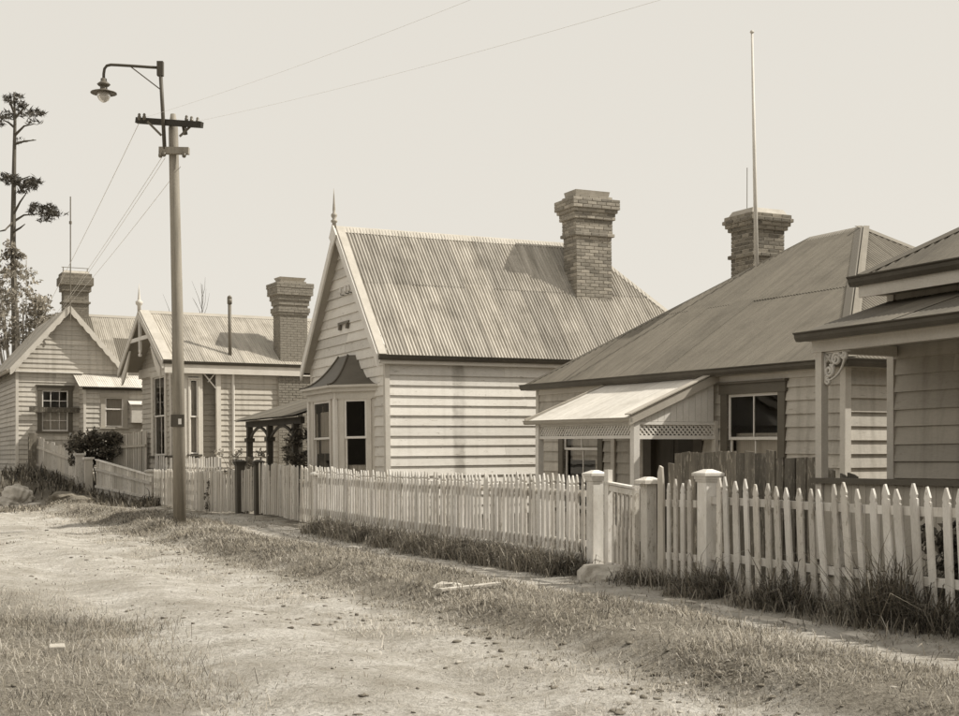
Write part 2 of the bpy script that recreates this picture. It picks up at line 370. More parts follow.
def roof(root, name, poly, eave, mat, lap=None, sheet=.66, amp=.011, thick=True):
    """corrugated sheets, each its own piece, clipped to a planar polygon; eave = direction along the eave"""
    poly = [Vector(p) for p in poly]; e = Vector(eave).normalized()
    nrm = Vector((0,0,0))
    for i in range(len(poly)): nrm += poly[i].cross(poly[(i+1) % len(poly)])
    nrm.normalize()
    if nrm.z < 0: nrm = -nrm; 
    u = nrm.cross(e).normalized()
    if u.z < 0: u = -u
    o = poly[0]; es = [(p-o).dot(e) for p in poly]; us = [(p-o).dot(u) for p in poly]
    cen = sum(poly, Vector())/len(poly)
    under = MB(); under.add([p-nrm*.035 for p in poly], [tuple(range(len(poly)))]); base = under.build(name, 'lining', root)
    rows = [(min(us), max(us))]
    if lap: 
        m = min(us)+(max(us)-min(us))*lap; rows = [(min(us), m+.06), (m-.06, max(us))]
    e0 = min(es)
    while e0 < max(es)-.01:
        e1 = min(e0+sheet, max(es))
        for ri, (u0, u1) in enumerate(rows):
            n = max(3, int(round((e1-e0)/.076*6))); lift_ = random.uniform(0,.009)
            bm = bmesh.new(); lay = bm.loops.layers.uv.new('UVMap'); vv = []
            for k in range(n+1):
                ee = e0+(e1-e0)*k/n; h = amp*math.sin(2*math.pi*ee/.076)+.007*ri+lift_+random.uniform(0,.0003)
                vv.append((bm.verts.new(o+e*ee+u*u0+nrm*h), bm.verts.new(o+e*ee+u*u1+nrm*(h+.003))))
            for k in range(n): 
                f = bm.faces.new((vv[k][0], vv[k+1][0], vv[k+1][1], vv[k][1])); f.smooth = True
            for i in range(len(poly)):
                a, b = poly[i], poly[(i+1) % len(poly)]; pn = (b-a).cross(nrm)
                if pn.dot(cen-a) > 0: pn = -pn
                bmesh.ops.bisect_plane(bm, geom=bm.verts[:]+bm.edges[:]+bm.faces[:], dist=1e-5, plane_co=a, plane_no=pn, clear_outer=True)
            if bm.faces:
                for f in bm.faces:
                    for lp in f.loops: q = lp.vert.co-o; lp[lay].uv = (q.dot(e)+7*random.random()*0, q.dot(u))
                me = bpy.data.meshes.new('roof_sheet'); bm.to_mesh(me); link('roof_sheet', me, mat, base)
            bm.free()
        e0 = e1
    return base

def window(root, B, Sd, N, w, h, frame='trim', sash='trim_light', fw=.13, panes=(2,2), curtain=None, sill=None, depth=.06, rail=.5, header=True):
    """double hung window at B (lower left of the opening)"""
    B = Vector(B); Sd = Vector(Sd); N = Vector(N); U = Vector((0,0,1))
    P = lambda s, z, o: B+Sd*s+U*z+N*o
    def slab(mb, s0, s1, z0, z1, o0, o1):
        q = [P(s0,z0,o0), P(s1,z0,o0), P(s1,z0,o1), P(s0,z0,o1)]; r = [P(s0,z1,o0), P(s1,z1,o0), P(s1,z1,o1), P(s0,z1,o1)]
        if Sd.cross(N).z < 0: q = q[::-1]; r = r[::-1]
        return mb.hexa(q, r)
    f = MB(); slab(f,-fw,0,-.02,h,-.05,depth); slab(f,w,w+fw,-.02,h,-.05,depth); slab(f,-fw-.03,w+fw+.03,h,h+fw,-.05,depth+.012)
    if header: slab(f,-fw-.06,w+fw+.06,h+fw,h+fw+.035,-.05,depth+.05)
    win = f.build('window', frame, root)
    slab(MB(),-fw-.05,w+fw+.05,-.08,-.02,-.05,depth+.06).build('sill', sill or frame, win)
    sw = .045; zr = h*rail
    for (za, zb, o) in ((zr-.02, h, .015), (0, zr+.02, -.02)):
        m = MB(); slab(m,0,sw,za,zb,o-.03,o); slab(m,w-sw,w,za,zb,o-.03,o); slab(m,sw,w-sw,zb-sw,zb,o-.03,o); slab(m,sw,w-sw,za,za+sw,o-.03,o)
        nx_, nz_ = panes
        for i in range(1, nx_): slab(m, w*i/nx_-.012, w*i/nx_+.012, za+sw, zb-sw, o-.027, o-.003)
        for i in range(1, nz_): zc = za+(zb-za)*i/nz_; slab(m, sw, w-sw, zc-.011, zc+.011, o-.025, o-.005)
        m.build('sash', sash, win)
        for i in range(nx_):
            MB().add([P(w*i/nx_,za+.01,o-.015), P(w*(i+1)/nx_,za+.01,o-.015), P(w*(i+1)/nx_,zb-.01,o-.015), P(w*i/nx_,zb-.01,o-.015)], [(0,1,2,3) if Sd.cross(U).dot(N) > 0 else (3,2,1,0)]).build('pane', 'glass', win)
    if curtain:
        for (c0, c1, zt, zb_) in curtain:
            m = MB(); n = 14; vs_ = []
            for k in range(n+1):
                s = w*(c0+(c1-c0)*k/n); o = -.13+.018*math.sin(k*2.2+c0*9)
                vs_ += [P(s, h*zb_, o), P(s, h*zt, o)]
            m.add(vs_, [(2*k, 2*k+2, 2*k+3, 2*k+1) for k in range(n)]); m.build('curtain', 'curtain', win, smooth=True)
    return win

_brick = {}
def brick_mesh(l, mat):
    k = (round(l,3), mat)
    if k not in _brick:
        me = MB().box(-l/2, l/2, -.05, .05, -.0325, .0325).mesh('brick'); bm = bmesh.new(); bm.from_mesh(me)
        bmesh.ops.bevel(bm, geom=bm.edges[:], offset=.006, segments=1, affect='EDGES'); bm.to_mesh(me); bm.free(); me.materials.append(M[mat]); _brick[k] = me
    return _brick[k]
def chimney(root, x0, x1, y0, y1, z0, z1, prof, mat, single=True, parent_name='chimney', pots=0):
    """prof(z) -> outward offset of the course; near faces (-Y and -X) of single bricks, the others in one mesh"""
    core = MB(); ch = .078; n = int((z1-z0)/ch); 
    for k in range(n):
        o = prof(z0+(k+.5)*ch)-.014; core.box(x0-o, x1+o, y0-o, y1+o, z0+k*ch, z0+(k+1)*ch)
    c = core.build(parent_name, 'mortar', root); rest = MB()
    for k in range(n):
        z = z0+(k+.5)*ch; o = prof(z); 
        for face in range(4):
            a, b = ((x0-o, x1+o), (y0-o, y1+o))[face % 2]
            L = b-a; cnt = max(2, round(L/.235)); bl = L/cnt; odd = k % 2
            spots = [(a+bl*(i+.5), bl) for i in range(cnt)] if not odd else [(a+bl*.25, bl/2)]+[(a+bl*(i+1), bl) for i in range(cnt-1)]+[(b-bl*.25, bl/2)]
            for (cpos, ll) in spots:
                ll -= .012; j = random.uniform(-.004,.004)
                if face == 0: loc = (cpos, y0-o+.05+j, z); rz = 0
                elif face == 1: loc = (x0-o+.05+j, cpos, z); rz = math.pi/2
                elif face == 2: loc = (cpos, y1+o-.05, z); rz = 0
                else: loc = (x1+o-.05, cpos, z); rz = math.pi/2
                if single and face < 2:
                    b_ = bpy.data.objects.new('brick', brick_mesh(ll, mat)); COL.objects.link(b_); b_.parent = c; b_.location = loc; b_.rotation_euler = (0,0,rz)
                else:
                    h_ = (ll/2, .05) if rz == 0 else (.05, ll/2); rest.box(loc[0]-h_[0], loc[0]+h_[0], loc[1]-h_[1], loc[1]+h_[1], z-.0325, z+.0325)
    tag(rest.build('brickwork', mat, c), kind='stuff')
    o = prof(z1-.01); a = .06
    MB().hexa([(x0-o+a,y0-o+a,z1-.02),(x1+o-a,y0-o+a,z1-.02),(x1+o-a,y1+o-a,z1-.02),(x0-o+a,y1+o-a,z1-.02)],[(x0+.02,y0+.02,z1+.09),(x1-.02,y0+.02,z1+.09),(x1-.02,y1-.02,z1+.09),(x0+.02,y1-.02,z1+.09)]).build('cap', 'cement_cap', c)
    return c

def gutter(root, p0, p1, out, mat='gutter', size=.11, name='gutter'):
    """ogee gutter: small profile swept along the eave; out = outward direction"""
    p0 = Vector(p0); p1 = Vector(p1); out = Vector(out); U = Vector((0,0,1)); s = size
    pr = [(0,-s),(.55*s,-s),(.8*s,-.6*s),(.85*s,-.25*s),(1.05*s,-.1*s),(1.05*s,0),(.95*s,0),(.9*s,-.12*s),(.1*s,-.12*s),(0,0)]
    a = [p0+out*x+U*z for x, z in pr]; n = len(a); b = [p+(p1-p0) for p in a]
    m = MB(); fs = [(i,(i+1)%n,n+(i+1)%n,n+i) for i in range(n)]+[tuple(range(n-1,-1,-1)), tuple(range(n,2*n))]
    return m.add(a+b, fs).build(name, mat, root)
paint('insulator_dark', .16, rough=.25, rnd=.2)
def insul(root, p, r=.035, mat='porcelain'):
    MB().lathe([(r*.5,-.07),(r,-.05),(r*1.05,0),(r*.7,.01),(r*.9,.03),(r*.5,.06)], p, 10).build('insulator', mat, root, smooth=True)

# ================================================================== house with the bay window (steep gable)
def house_frame(px, depth, ang=STREET, tilt=0, z=0):
    p = at(px, HY, depth); return (p.x, p.y, z)
def barge(root, apex, foot, wdt, thick, xdir, mat, name='barge_board', scallop=0):
    """board under the verge from apex to foot; xdir = outward normal of the gable"""
    a = Vector(apex); f = Vector(foot); U = Vector((0,0,1)); N = Vector(xdir)
    if not scallop:
        return MB().prism([a, f, f-U*wdt, a-U*wdt], N*thick).build(name, mat, root)
    pts = [a, f]; n = scallop*4
    for k in range(n+1):
        t = k/n; p = f+(a-f)*t; pts.append(p-U*(wdt+.05*abs(math.sin(t*scallop*math.pi))))
    m = MB(); 
    for k in range(n):                      # strips, so that the scallops stay clean
        p = f+(a-f)*(k/n); q = f+(a-f)*((k+1)/n); m.prism([p, q, pts[3+k], pts[2+k]], N*thick)
    return m.build(name, mat, root)

h2 = tag(empty('bay_house', house_frame(388, 26.5), STREET, -.012), 'pale weatherboard house with steep corrugated gable, bay window and tall brick chimney', 'house')
W2, E2, R2, X2 = 4.5, 3.72, 6.52, 6.1; m2 = (R2-E2)/(W2/2); B2 = 8.6
C2 = .208
wall(h2, 'front_wall', (0,0,0), (0,1,0), (-1,0,0), [(.0,.25),(W2,.25),(W2,E2),(W2/2,R2-.12),(0,E2)], C2, 'siding_church', holes=[(.58,3.48,.4,2.9)])
wall(h2, 'side_wall', (0,0,0), (1,0,0), (0,-1,0), [(0,.25),(B2,.25),(B2,E2-.06),(0,E2-.06)], C2, 'siding_church', split=1)
wall(h2, 'side_wall', (0,W2,0), (1,0,0), (0,1,0), [(0,.25),(B2,.25),(B2,E2-.06),(0,E2-.06)], C2, 'siding_church')
MB().box(B2-.05, B2, 0, W2, .25, E2).build('back_wall', 'lining', h2)
MB().box(.02, B2-.06, .05, W2-.05, -.3, .24).build('foundation', 'stone_pale', h2)
zr2 = lambda y: E2+m2*y
ov = .14; fx = -.22
roof(h2, 'roof_slope', [(fx,-ov,zr2(-ov)),(B2+ov,-ov,zr2(-ov)),(X2,W2/2,R2),(fx,W2/2,R2)], (1,0,0), 'iron_church', lap=.57, amp=.017)
roof(h2, 'roof_slope', [(fx,W2+ov,zr2(-ov)),(B2+ov,W2+ov,zr2(-ov)),(X2,W2/2,R2),(fx,W2/2,R2)], (1,0,0), 'iron_church', lap=.57, amp=.017)
roof(h2, 'roof_hip', [(B2+ov,-ov,zr2(-ov)),(B2+ov,W2+ov,zr2(-ov)),(X2,W2/2,R2)], (0,1,0), 'iron_church')
def capping(root, p0, p1, n1, n2, w=.16, mat='trim_light', lift=.02, name='ridge_cap'):
    """folded sheet over a ridge or hip; n1, n2 point down each slope from the line"""
    p0 = Vector(p0); p1 = Vector(p1); n1 = Vector(n1).normalized()*w; n2 = Vector(n2).normalized()*w; u = Vector((0,0,lift)); k = Vector((0,0,.012))
    m = MB(); m.add([p0+u+k, p1+u+k, p1+n1+u*.8, p0+n1+u*.8, p1+n2+u*.8, p0+n2+u*.8], [(0,1,2,3),(1,0,5,4)])
    o = m.build(name, mat, root); s = o.modifiers.new('s', 'SOLIDIFY'); s.thickness = .008
    return o
capping(h2, (fx,W2/2,R2), (X2,W2/2,R2), (0,-1,-m2), (0,1,-m2), .17, 'flashing')
hipv = Vector((B2+ov-X2, -(W2/2+ov), zr2(-ov)-R2))
capping(h2, (X2,W2/2,R2), Vector((X2,W2/2,R2))+hipv, (-1,0,0), (0,1,0), .12, 'trim_mid', .02, 'hip_cap')
# verge flashings, barge boards, soffit, finial
for sg in (-1, 1):
    yf = W2/2+sg*(W2/2+ov); A_ = Vector((fx, W2/2, R2)); F_ = Vector((fx, yf, zr2(-ov)))
    nn = Vector((0, sg*m2, 1)).normalized()
    MB().prism([A_+nn*.02, F_+nn*.02, F_+nn*.02+Vector((.17,0,0)), A_+nn*.02+Vector((.17,0,0))], nn*.025).build('verge_flashing', 'flashing', h2)
    barge(h2, (fx-.04, W2/2, R2+.03), (fx-.04, yf, zr2(-ov)+.03), .26, .045, (1,0,0), 'trim_light')
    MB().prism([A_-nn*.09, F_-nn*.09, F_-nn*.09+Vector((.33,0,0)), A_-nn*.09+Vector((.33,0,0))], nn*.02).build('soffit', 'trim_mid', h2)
MB().prism([(fx-.05,W2/2,R2+.08),(fx-.05,W2/2-.22,R2-.2),(fx-.05,W2/2,R2-.42),(fx-.05,W2/2+.22,R2-.2)], (-.03,0,0)).build('apex_plate', 'trim_light', h2)
MB().lathe([(.045,-.3),(.045,.05),(.075,.07),(.075,.1),(.035,.13),(.07,.2),(.07,.23),(.03,.27),(.035,.34),(.022,.5),(.012,.66),(.004,.8)], (fx-.03, W2/2, R2+.05), 10).build('finial', 'trim_mid', h2, smooth=True)
gutter(h2, (fx,-ov+.02,zr2(-ov)+.01), (B2+ov,-ov+.02,zr2(-ov)+.01), (0,-1,0), size=.105)
gutter(h2, (fx,W2+ov-.02,zr2(-ov)+.01), (B2+ov,W2+ov-.02,zr2(-ov)+.01), (0,1,0), size=.105)
MB().box(fx+.05, B2+.05, -ov+.005, -ov+.03, zr2(-ov)-.17, zr2(-ov)-.01).build('fascia', 'trim', h2)
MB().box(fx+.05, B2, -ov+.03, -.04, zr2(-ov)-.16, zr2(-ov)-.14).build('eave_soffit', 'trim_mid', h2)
MB().box(-.045, .06, -.045, .06, .2, E2-.02).build('corner_board', 'trim', h2)
MB().box(-.045, .06, W2-.06, W2+.045, .2, E2-.02).build('corner_board', 'trim', h2)
def prof2(z):
    if z > 7.40: return .02
    if z > 7.16: return .15
    if z > 7.06: return .11
    if z > 6.94: return .07
    if z > 6.62: return .02
    if z > 6.53: return .055
    return 0
chimney(h2, 5.18, 6.14, 1.07, 1.65, 4.5, 7.50, prof2, 'brick_pale')
MB().prism([(5.12,1.0,4.82),(6.2,1.0,4.82),(6.2,1.07,4.93),(5.12,1.07,4.93)], (0,.02,.02)).build('chimney_flashing', 'flashing', h2)
# telephone brackets on the gable
for (yy, zz) in ((2.25, 5.05), (1.95, 5.05), (1.75, 5.05)):
    insul(h2, (-.12, yy, zz+.1)); MB().tube([(-.02,yy,zz),(-.12,yy,zz),(-.12,yy,zz+.06)], .012, 6).build('bracket', 'iron_dark', h2)
MB().box(-.07,-.035,1.95,2.6,4.42,4.47).box(-.09,-.035,2.0,2.08,4.3,4.42).box(-.09,-.035,2.45,2.53,4.3,4.42).build('bracket_rail', 'iron_grey', h2)
# bay window
bay = [(0,.55),(-.66,1.21),(-.66,2.85),(0,3.5)]; zb0, zb1 = .4, 2.84
bp = MB()
for i in range(3):
    a = Vector((*bay[i],0)); b = Vector((*bay[i+1],0)); Sd = (b-a).normalized(); N = Vector((-Sd.y, Sd.x, 0)); L = (b-a).length
    if N.x > 0: N = -N
    P = lambda s, z, o: a+Sd*s+Vector((0,0,z))+N*o
    def slab(mb, s0, s1, z0, z1, o0, o1): return mb.hexa([P(s0,z0,o0),P(s1,z0,o0),P(s1,z0,o1),P(s0,z0,o1)],[P(s0,z1,o0),P(s1,z1,o0),P(s1,z1,o1),P(s0,z1,o1)])
    slab(bp, 0, L, zb0, 1.02, -.04, 0); slab(bp, 0, L, 2.72, zb1+.02, -.04, 0)
    for s0 in (0, L-.12): slab(bp, s0, s0+.12, 1.02, 2.72, -.04, .0)
    ww = L-.42 if i != 1 else L-.62
    off = (L-ww)/2
    if i == 1:
        for s0, s1 in ((.12, off-.10), (L-off+.10, L-.12)): slab(bp, s0, s1, 1.02, 2.72, -.04, 0)
    window(h2, a+Sd*off+Vector((0,0,1.1)), Sd, N, ww, 1.6, 'trim', 'trim_light', fw=.10, panes=(1,1), curtain=[(0,1,.14,.0),(.0,.22,.97,0)] if i == 0 else [(.0,1,.86,.3),(0,.35,.4,0)], depth=.03, header=False)
b_ = bp.build('bay_frame', 'trim', h2)
for p in bay[1:3]:
    MB().box(p[0]-.04, p[0]+.03, p[1]-.05, p[1]+.05, zb0, zb1).build('bay_post', 'trim_light', b_)
def offpoly(o): return [(0,.55-o*1.1),(-.66-o,1.21-o*.5),(-.66-o,2.85+o*.5),(0,3.5+o*1.1)]
m = MB()
for (o0, z0, z1) in ((.05,2.72,2.86),(.12,2.86,2.95),(.19,2.95,3.0)):
    q = offpoly(o0); m.prism([(x,y,z0) for x,y in q], (0,0,z1-z0))
m.build('bay_cornice', 'trim', h2)
m = MB(); e_ = offpoly(.19); top = [(0,1.62),(-.16,1.74),(-.16,2.3),(0,2.42)]; n = 10; vs_ = []
for k in range(n+1):
    t = k/n
    for i in range(4):
        x = e_[i][0]+(top[i][0]-e_[i][0])*t; y = e_[i][1]+(top[i][1]-e_[i][1])*t; vs_.append((x, y, 3.0+.66*t**1.9+.03*t))
m.add(vs_, [(k*4+i, k*4+i+1, (k+1)*4+i+1, (k+1)*4+i) for k in range(n) for i in range(3)]+[(n*4,n*4+1,n*4+2,n*4+3)])
m.build('bay_roof', 'bay_roof', h2)
for i in (1, 2):
    MB().tube([Vector(vs_[k*4+i])+Vector((-.005,0,.01)) for k in range(n+1)], .022, 6).build('bay_roof_rib', 'bay_roof', h2)

# ================================================================== house with the lattice porch (low hip roof)
h1 = tag(empty('porch_house', house_frame(845, 18.6), STREET, .0, .013), 'weatherboard house with low dark hip roof and a lattice trimmed entrance porch', 'house')
L1, W1, E1 = 8.95, 8.0, 2.98; R1 = 5.62; m1 = (R1-E1)/4.0; o1 = .22
holes = [(1.42,2.68,1.02,2.44),(6.62,7.92,.4,1.95),(3.35,5.1,-.3,1.95)]
wall(h1, 'front_wall', (0,0,0), (0,1,0), (-1,0,0), [(0,-.3),(L1,-.3),(L1,E1-.12),(0,E1-.12)], .2, 'siding_porch', holes=holes)
wall(h1, 'side_wall', (0,0,0), (1,0,0), (0,-1,0), [(0,-.3),(W1,-.3),(W1,E1-.12),(0,E1-.12)], .2, 'siding_porch')
wall(h1, 'side_wall', (0,L1,0), (1,0,0), (0,1,0), [(0,-.3),(W1,-.3),(W1,E1-.12),(0,E1-.12)], .2, 'siding_porch')
MB().box(W1-.05, W1, 0, L1, -.3, E1-.1).build('back_wall', 'lining', h1)
ez = E1-m1*o1
roof(h1, 'roof_front', [(-o1,-o1,ez),(-o1,L1+o1,ez),(4,5.4,R1),(4,4,R1)], (0,1,0), 'iron_dark_roof', lap=.5, amp=.009)
roof(h1, 'roof_side', [(-o1,-o1,ez),(W1+o1,-o1,ez),(4,4,R1)], (1,0,0), 'iron_dark_roof', amp=.012)
roof(h1, 'roof_side', [(-o1,L1+o1,ez),(W1+o1,L1+o1,ez),(4,5.4,R1)], (1,0,0), 'iron_dark_roof')
roof(h1, 'roof_back', [(W1+o1,-o1,ez),(W1+o1,L1+o1,ez),(4,5.4,R1),(4,4,R1)], (0,1,0), 'iron_dark_roof')
capping(h1, (4,4,R1), (4,5.4,R1), (-1,0,-m1), (1,0,-m1), .14, 'trim_mid', name='ridge_cap')
capping(h1, (4,4,R1), (-o1,-o1,ez), (0,1,0), (1,0,0), .16, 'iron_hip', .02, 'hip_cap')
MB().prism([(4,3.94,R1+.02),(-o1,-o1-.05,ez+.03),(-o1+.17,-o1-.06,ez+.04),(4.16,3.96,R1+.03)], (0,0,.012)).build('hip_flashing', 'flashing_grey', h1)
capping(h1, (4,5.4,R1), (-o1,L1+o1,ez), (0,-1,0), (1,0,0), .10, 'iron_hip', .02, 'hip_cap')
capping(h1, (4,4,R1), (W1+o1,-o1,ez), (-1,0,0), (0,1,0), .16, 'flashing_grey', .02, 'hip_cap')
gutter(h1, (-o1+.02,-o1-.06,ez+.02), (-o1+.02,L1+o1+.1,ez+.02), (-1,0,0), size=.115)
gutter(h1, (-o1,-o1+.02,ez+.02), (W1+o1,-o1+.02,ez+.02), (0,-1,0), size=.115)
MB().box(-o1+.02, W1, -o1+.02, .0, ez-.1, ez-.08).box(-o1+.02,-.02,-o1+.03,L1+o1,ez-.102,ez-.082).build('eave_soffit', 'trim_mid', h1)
MB().box(-.055, -.012, .07, L1, E1-.34, E1-.1).build('frieze_board', 'trim', h1)
MB().box(-.055, .055, -.055, .055, -.3, E1-.1).build('corner_board', 'trim', h1)
MB().box(-.055, .055, L1-.055, L1+.055, -.3, E1-.1).build('corner_board', 'trim', h1)
window(h1, (0,1.42,1.02), (0,1,0), (-1,0,0), 1.26, 1.42, 'window_trim_dark', 'trim_light', fw=.16, panes=(2,1), curtain=[(0,1,.56,0)], depth=.06, rail=.5)
window(h1, (0,6.62,.4), (0,1,0), (-1,0,0), 1.30, 1.55, 'window_trim_dark', 'trim_light', fw=.17, panes=(2,1), curtain=[(0,1,.97,.6),(0,.3,.6,0)], rail=.74, header=False)
d_ = MB(); d_.box(.06,.11,3.6,4.85,-.25,1.93)
dr = d_.build('door', 'trim_dark', h1)
for yy in (3.74, 4.3):
    MB().box(.05,.062,yy,yy+.42,.1,.75).box(.05,.062,yy,yy+.42,.95,1.75).build('door_panel', 'dark_timber', dr)
MB().lathe([(.035,-.03),(.045,0),(.035,.03)], (.03,3.72,1.02), 10).build('door_knob', 'porcelain', dr, smooth=True)
MB().box(-.05,.12,3.35,3.6,-.3,1.95).box(-.05,.12,4.85,5.1,-.3,1.95).build('door_frame', 'trim_dark', h1)
MB().box(-.08,-.04,6.0,6.12,-.3,2.0).build('pilaster', 'trim', h1)
for yy in (4.95, 4.7, 4.1, 3.85):
    insul(h1, (-.12, yy, E1-.28), .035)
# porch
PX, PY0, PY1 = -1.62, 2.97, 6.05; ZL0, ZL1 = 1.75, 1.95
porch = MB().box(PX-.05,-.04,PY0-.02,PY1+.05,-.28,-.1).build('porch_floor', 'old_timber', h1)
roof(h1, 'porch_roof', [(PX-.13,PY0-.06,2.05),(PX-.13,PY1+.2,2.05),(-.03,PY1+.02,2.78),(-.03,PY0-.06,2.78)], (0,1,0), 'iron_porch', amp=.008)
MB().prism([(PX-.16,PY0-.10,2.09),(.0,PY0-.10,2.83),(.0,PY0-.10,2.68),(PX-.16,PY0-.10,1.94)], (0,.05,0)).build('porch_barge', 'trim_mid', h1)
MB().prism([(PX-.16,PY0-.13,2.10),(.0,PY0-.13,2.85),(.0,PY0+.05,2.85),(PX-.16,PY0+.05,2.10)], (0,0,.02)).build('porch_verge', 'trim_mid', h1)
MB().prism([(PX-.16,PY1+.23,2.09),(.0,PY1+.05,2.83),(.0,PY1+.05,2.74),(PX-.16,PY1+.23,2.0)], (0,.04,0)).build('porch_barge', 'trim_mid', h1)
gutter(h1, (PX-.11,PY0-.1,2.06), (PX-.11,PY1+.3,2.06), (-1,0,0), 'trim_mid', .075, 'porch_gutter')
for (px_, py_) in ((PX,PY0),(PX,PY1)):
    MB().box(px_-.055,px_+.055,py_-.055,py_+.055,-.1,2.02).build('porch_post', 'trim_light', h1)
MB().box(-.10,-.04,PY0-.05,PY0+.05,-.1,2.02).build('porch_post', 'trim', h1)
zc = lambda x: 2.05+(x-(PX-.13))*(2.78-2.05)/(1.72)
nb = 12
for i in range(nb):                          # vertical boards of the porch gable end
    xa = PX+.06+(abs(PX)-.17)*i/nb; xb = PX+.06+(abs(PX)-.17)*(i+1)/nb-.006
    MB().prism([(xa,PY0-.02,ZL1+.05),(xb,PY0-.02,ZL1+.05),(xb,PY0-.02,zc(xb)-.06),(xa,PY0-.02,zc(xa)-.06)], (0,.022,0)).build('gable_board', 'trim_light', h1)
def lattice(root, P, L, z0, z1):
    m = MB(); h = z1-z0; step = h*.5; n = int(L/step)+2
    for k in range(-2, n):
        for sg in (1, -1):
            s0 = k*step; s1 = s0+h
            a, b = (z0, z1) if sg > 0 else (z1, z0)
            ca = max(0, -s0)/h; cb = 1-max(0, s1-L)/h
            if ca >= cb: continue
            pa = (s0+h*ca, a+(b-a)*ca); pb = (s0+h*cb, a+(b-a)*cb)
            o = .006*sg
            m.bar(P(pa[0],pa[1],o), P(pb[0],pb[1],o), .008, .026, up=P(0,1,0)-P(0,0,0) if True else None)
    return m.build('lattice', 'trim_light', root)
lattice(h1, lambda s, z, o: Vector((PX+o, PY0+.055+s, z)), PY1-PY0-.11, ZL0+.035, ZL1-.0)
lattice(h1, lambda s, z, o: Vector((PX+.055+s, PY0+o, z)), abs(PX)-.15, ZL0+.035, ZL1-.0)
MB().box(PX-.03,PX+.03,PY0+.056,PY1-.056,ZL0-.02,ZL0+.03).box(PX-.03,PX+.03,PY0+.056,PY1-.056,ZL1,ZL1+.045).build('frieze_rail', 'trim_light', h1)
MB().box(PX+.056,-.1,PY0-.03,PY0+.03,ZL0-.03,ZL0+.03).box(PX+.056,-.1,PY0-.03,PY0+.03,ZL1,ZL1+.045).build('frieze_rail', 'trim_light', h1)
def prof1(z):
    if z > 6.18: return .10
    if z > 6.10: return .13
    if z > 6.02: return .09
    if z > 5.94: return .05
    if 5.42 < z < 5.50: return .05
    return 0
chimney(h1, 3.45, 4.25, 6.45, 7.15, 4.3, 6.27, prof1, 'brick_dark')
MB().tube([(3.7,6.95,6.2),(3.7,6.95,7.25)], .008, 5).build('aerial_rod', 'iron_grey', h1)
mp = empty('flag_mast', at(757.2, 300, 25.4)); tag(mp, 'tall thin white wooden mast rising from the dark hip roof', 'mast')
a = Vector((0,0,0)); b = at(752.0, 33, 25.4)-at(757.2, 300, 25.4)
MB().tube([a, b*.5, b], [.045,.036,.022], 8).build('pole', 'mast_white', mp, smooth=True)
MB().lathe([(.03,0),(.045,.02),(.03,.05),(.01,.06)], b, 8).build('truck', 'mast_white', mp)

# ================================================================== verandah house at the right edge
h0 = tag(empty('verandah_house', house_frame(893, 15.3), STREET, 0), 'weatherboard house with dark iron verandah roof and scrolled bracket on its post', 'house')
D0 = -6.0
wall(h0, 'front_wall', (0,D0,0), (0,1,0), (-1,0,0), [(0,0),(-D0,0),(-D0,3.5),(0,3.5)], .2, 'siding_edge', holes=[(1.2,2.2,.5,2.7)])
window(h0, (0,D0+1.2,.9), (0,1,0), (-1,0,0), 1.0, 1.8, 'window_trim_dark', 'trim_light', panes=(2,1), curtain=[(0,1,.9,0)])
wall(h0, 'side_wall', (0,0,0), (1,0,0), (0,1,0), [(0,0),(6,0),(6,3.5),(0,3.5)], .2, 'siding_edge')
MB().box(5.95,6,D0,0,0,3.5).build('back_wall', 'lining', h0)
MB().box(-.05,.06,-.055,.05,0,3.5).build('corner_board', 'trim', h0)
er = .42; zer = 3.55; mr = .62
roof(h0, 'roof_front', [(-er,er-.28,zer),(-er,D0,zer),(3,D0,zer+mr*(3+er)),(3,er-.28-3-er,zer+mr*(3+er))], (0,1,0), 'iron_edge')
roof(h0, 'roof_side', [(-er,er-.28,zer),(6+er,er-.28,zer),(3,er-.28-3-er,zer+mr*(3+er))], (1,0,0), 'iron_edge')
capping(h0, (-er,er-.28,zer), (3,er-.28-3-er,zer+mr*(3+er)), (0,-1,0), (1,0,0), .14, 'iron_hip', .02, 'hip_cap')
gutter(h0, (-er+.02,er-.2,zer+.01), (-er+.02,D0,zer+.01), (-1,0,0), size=.115)
gutter(h0, (-er,er-.30,zer+.01), (6,er-.30,zer+.01), (0,1,0), size=.115)
MB().box(-er+.0,-er+.03,D0,er-.30,zer-.24,zer-.03).build('fascia', 'trim', h0)
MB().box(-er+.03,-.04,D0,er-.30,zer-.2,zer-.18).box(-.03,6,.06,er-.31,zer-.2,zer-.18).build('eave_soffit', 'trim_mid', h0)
VX = -1.22
roof(h0, 'verandah_roof', [(VX-.2,-.02,2.83),(VX-.2,D0,2.83),(-.03,D0,3.27),(-.03,.06,3.27)], (0,1,0), 'iron_edge')
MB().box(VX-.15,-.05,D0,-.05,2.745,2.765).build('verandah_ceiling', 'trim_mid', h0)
gutter(h0, (VX-.18,.0,2.84), (VX-.18,D0,2.84), (-1,0,0), size=.10)
MB().box(VX-.06,VX+.04,D0,-.06,2.62,2.76).build('verandah_beam', 'trim', h0)
MB().box(VX+.05,-.05,-.12,-.06,2.62,2.74).build('verandah_beam', 'trim', h0)
for yy in (-.16, -2.55, -4.9):
    p_ = MB().box(VX-.05,VX+.05,yy-.05,yy+.05,.3,2.63); p_.build('verandah_post', 'trim', h0)
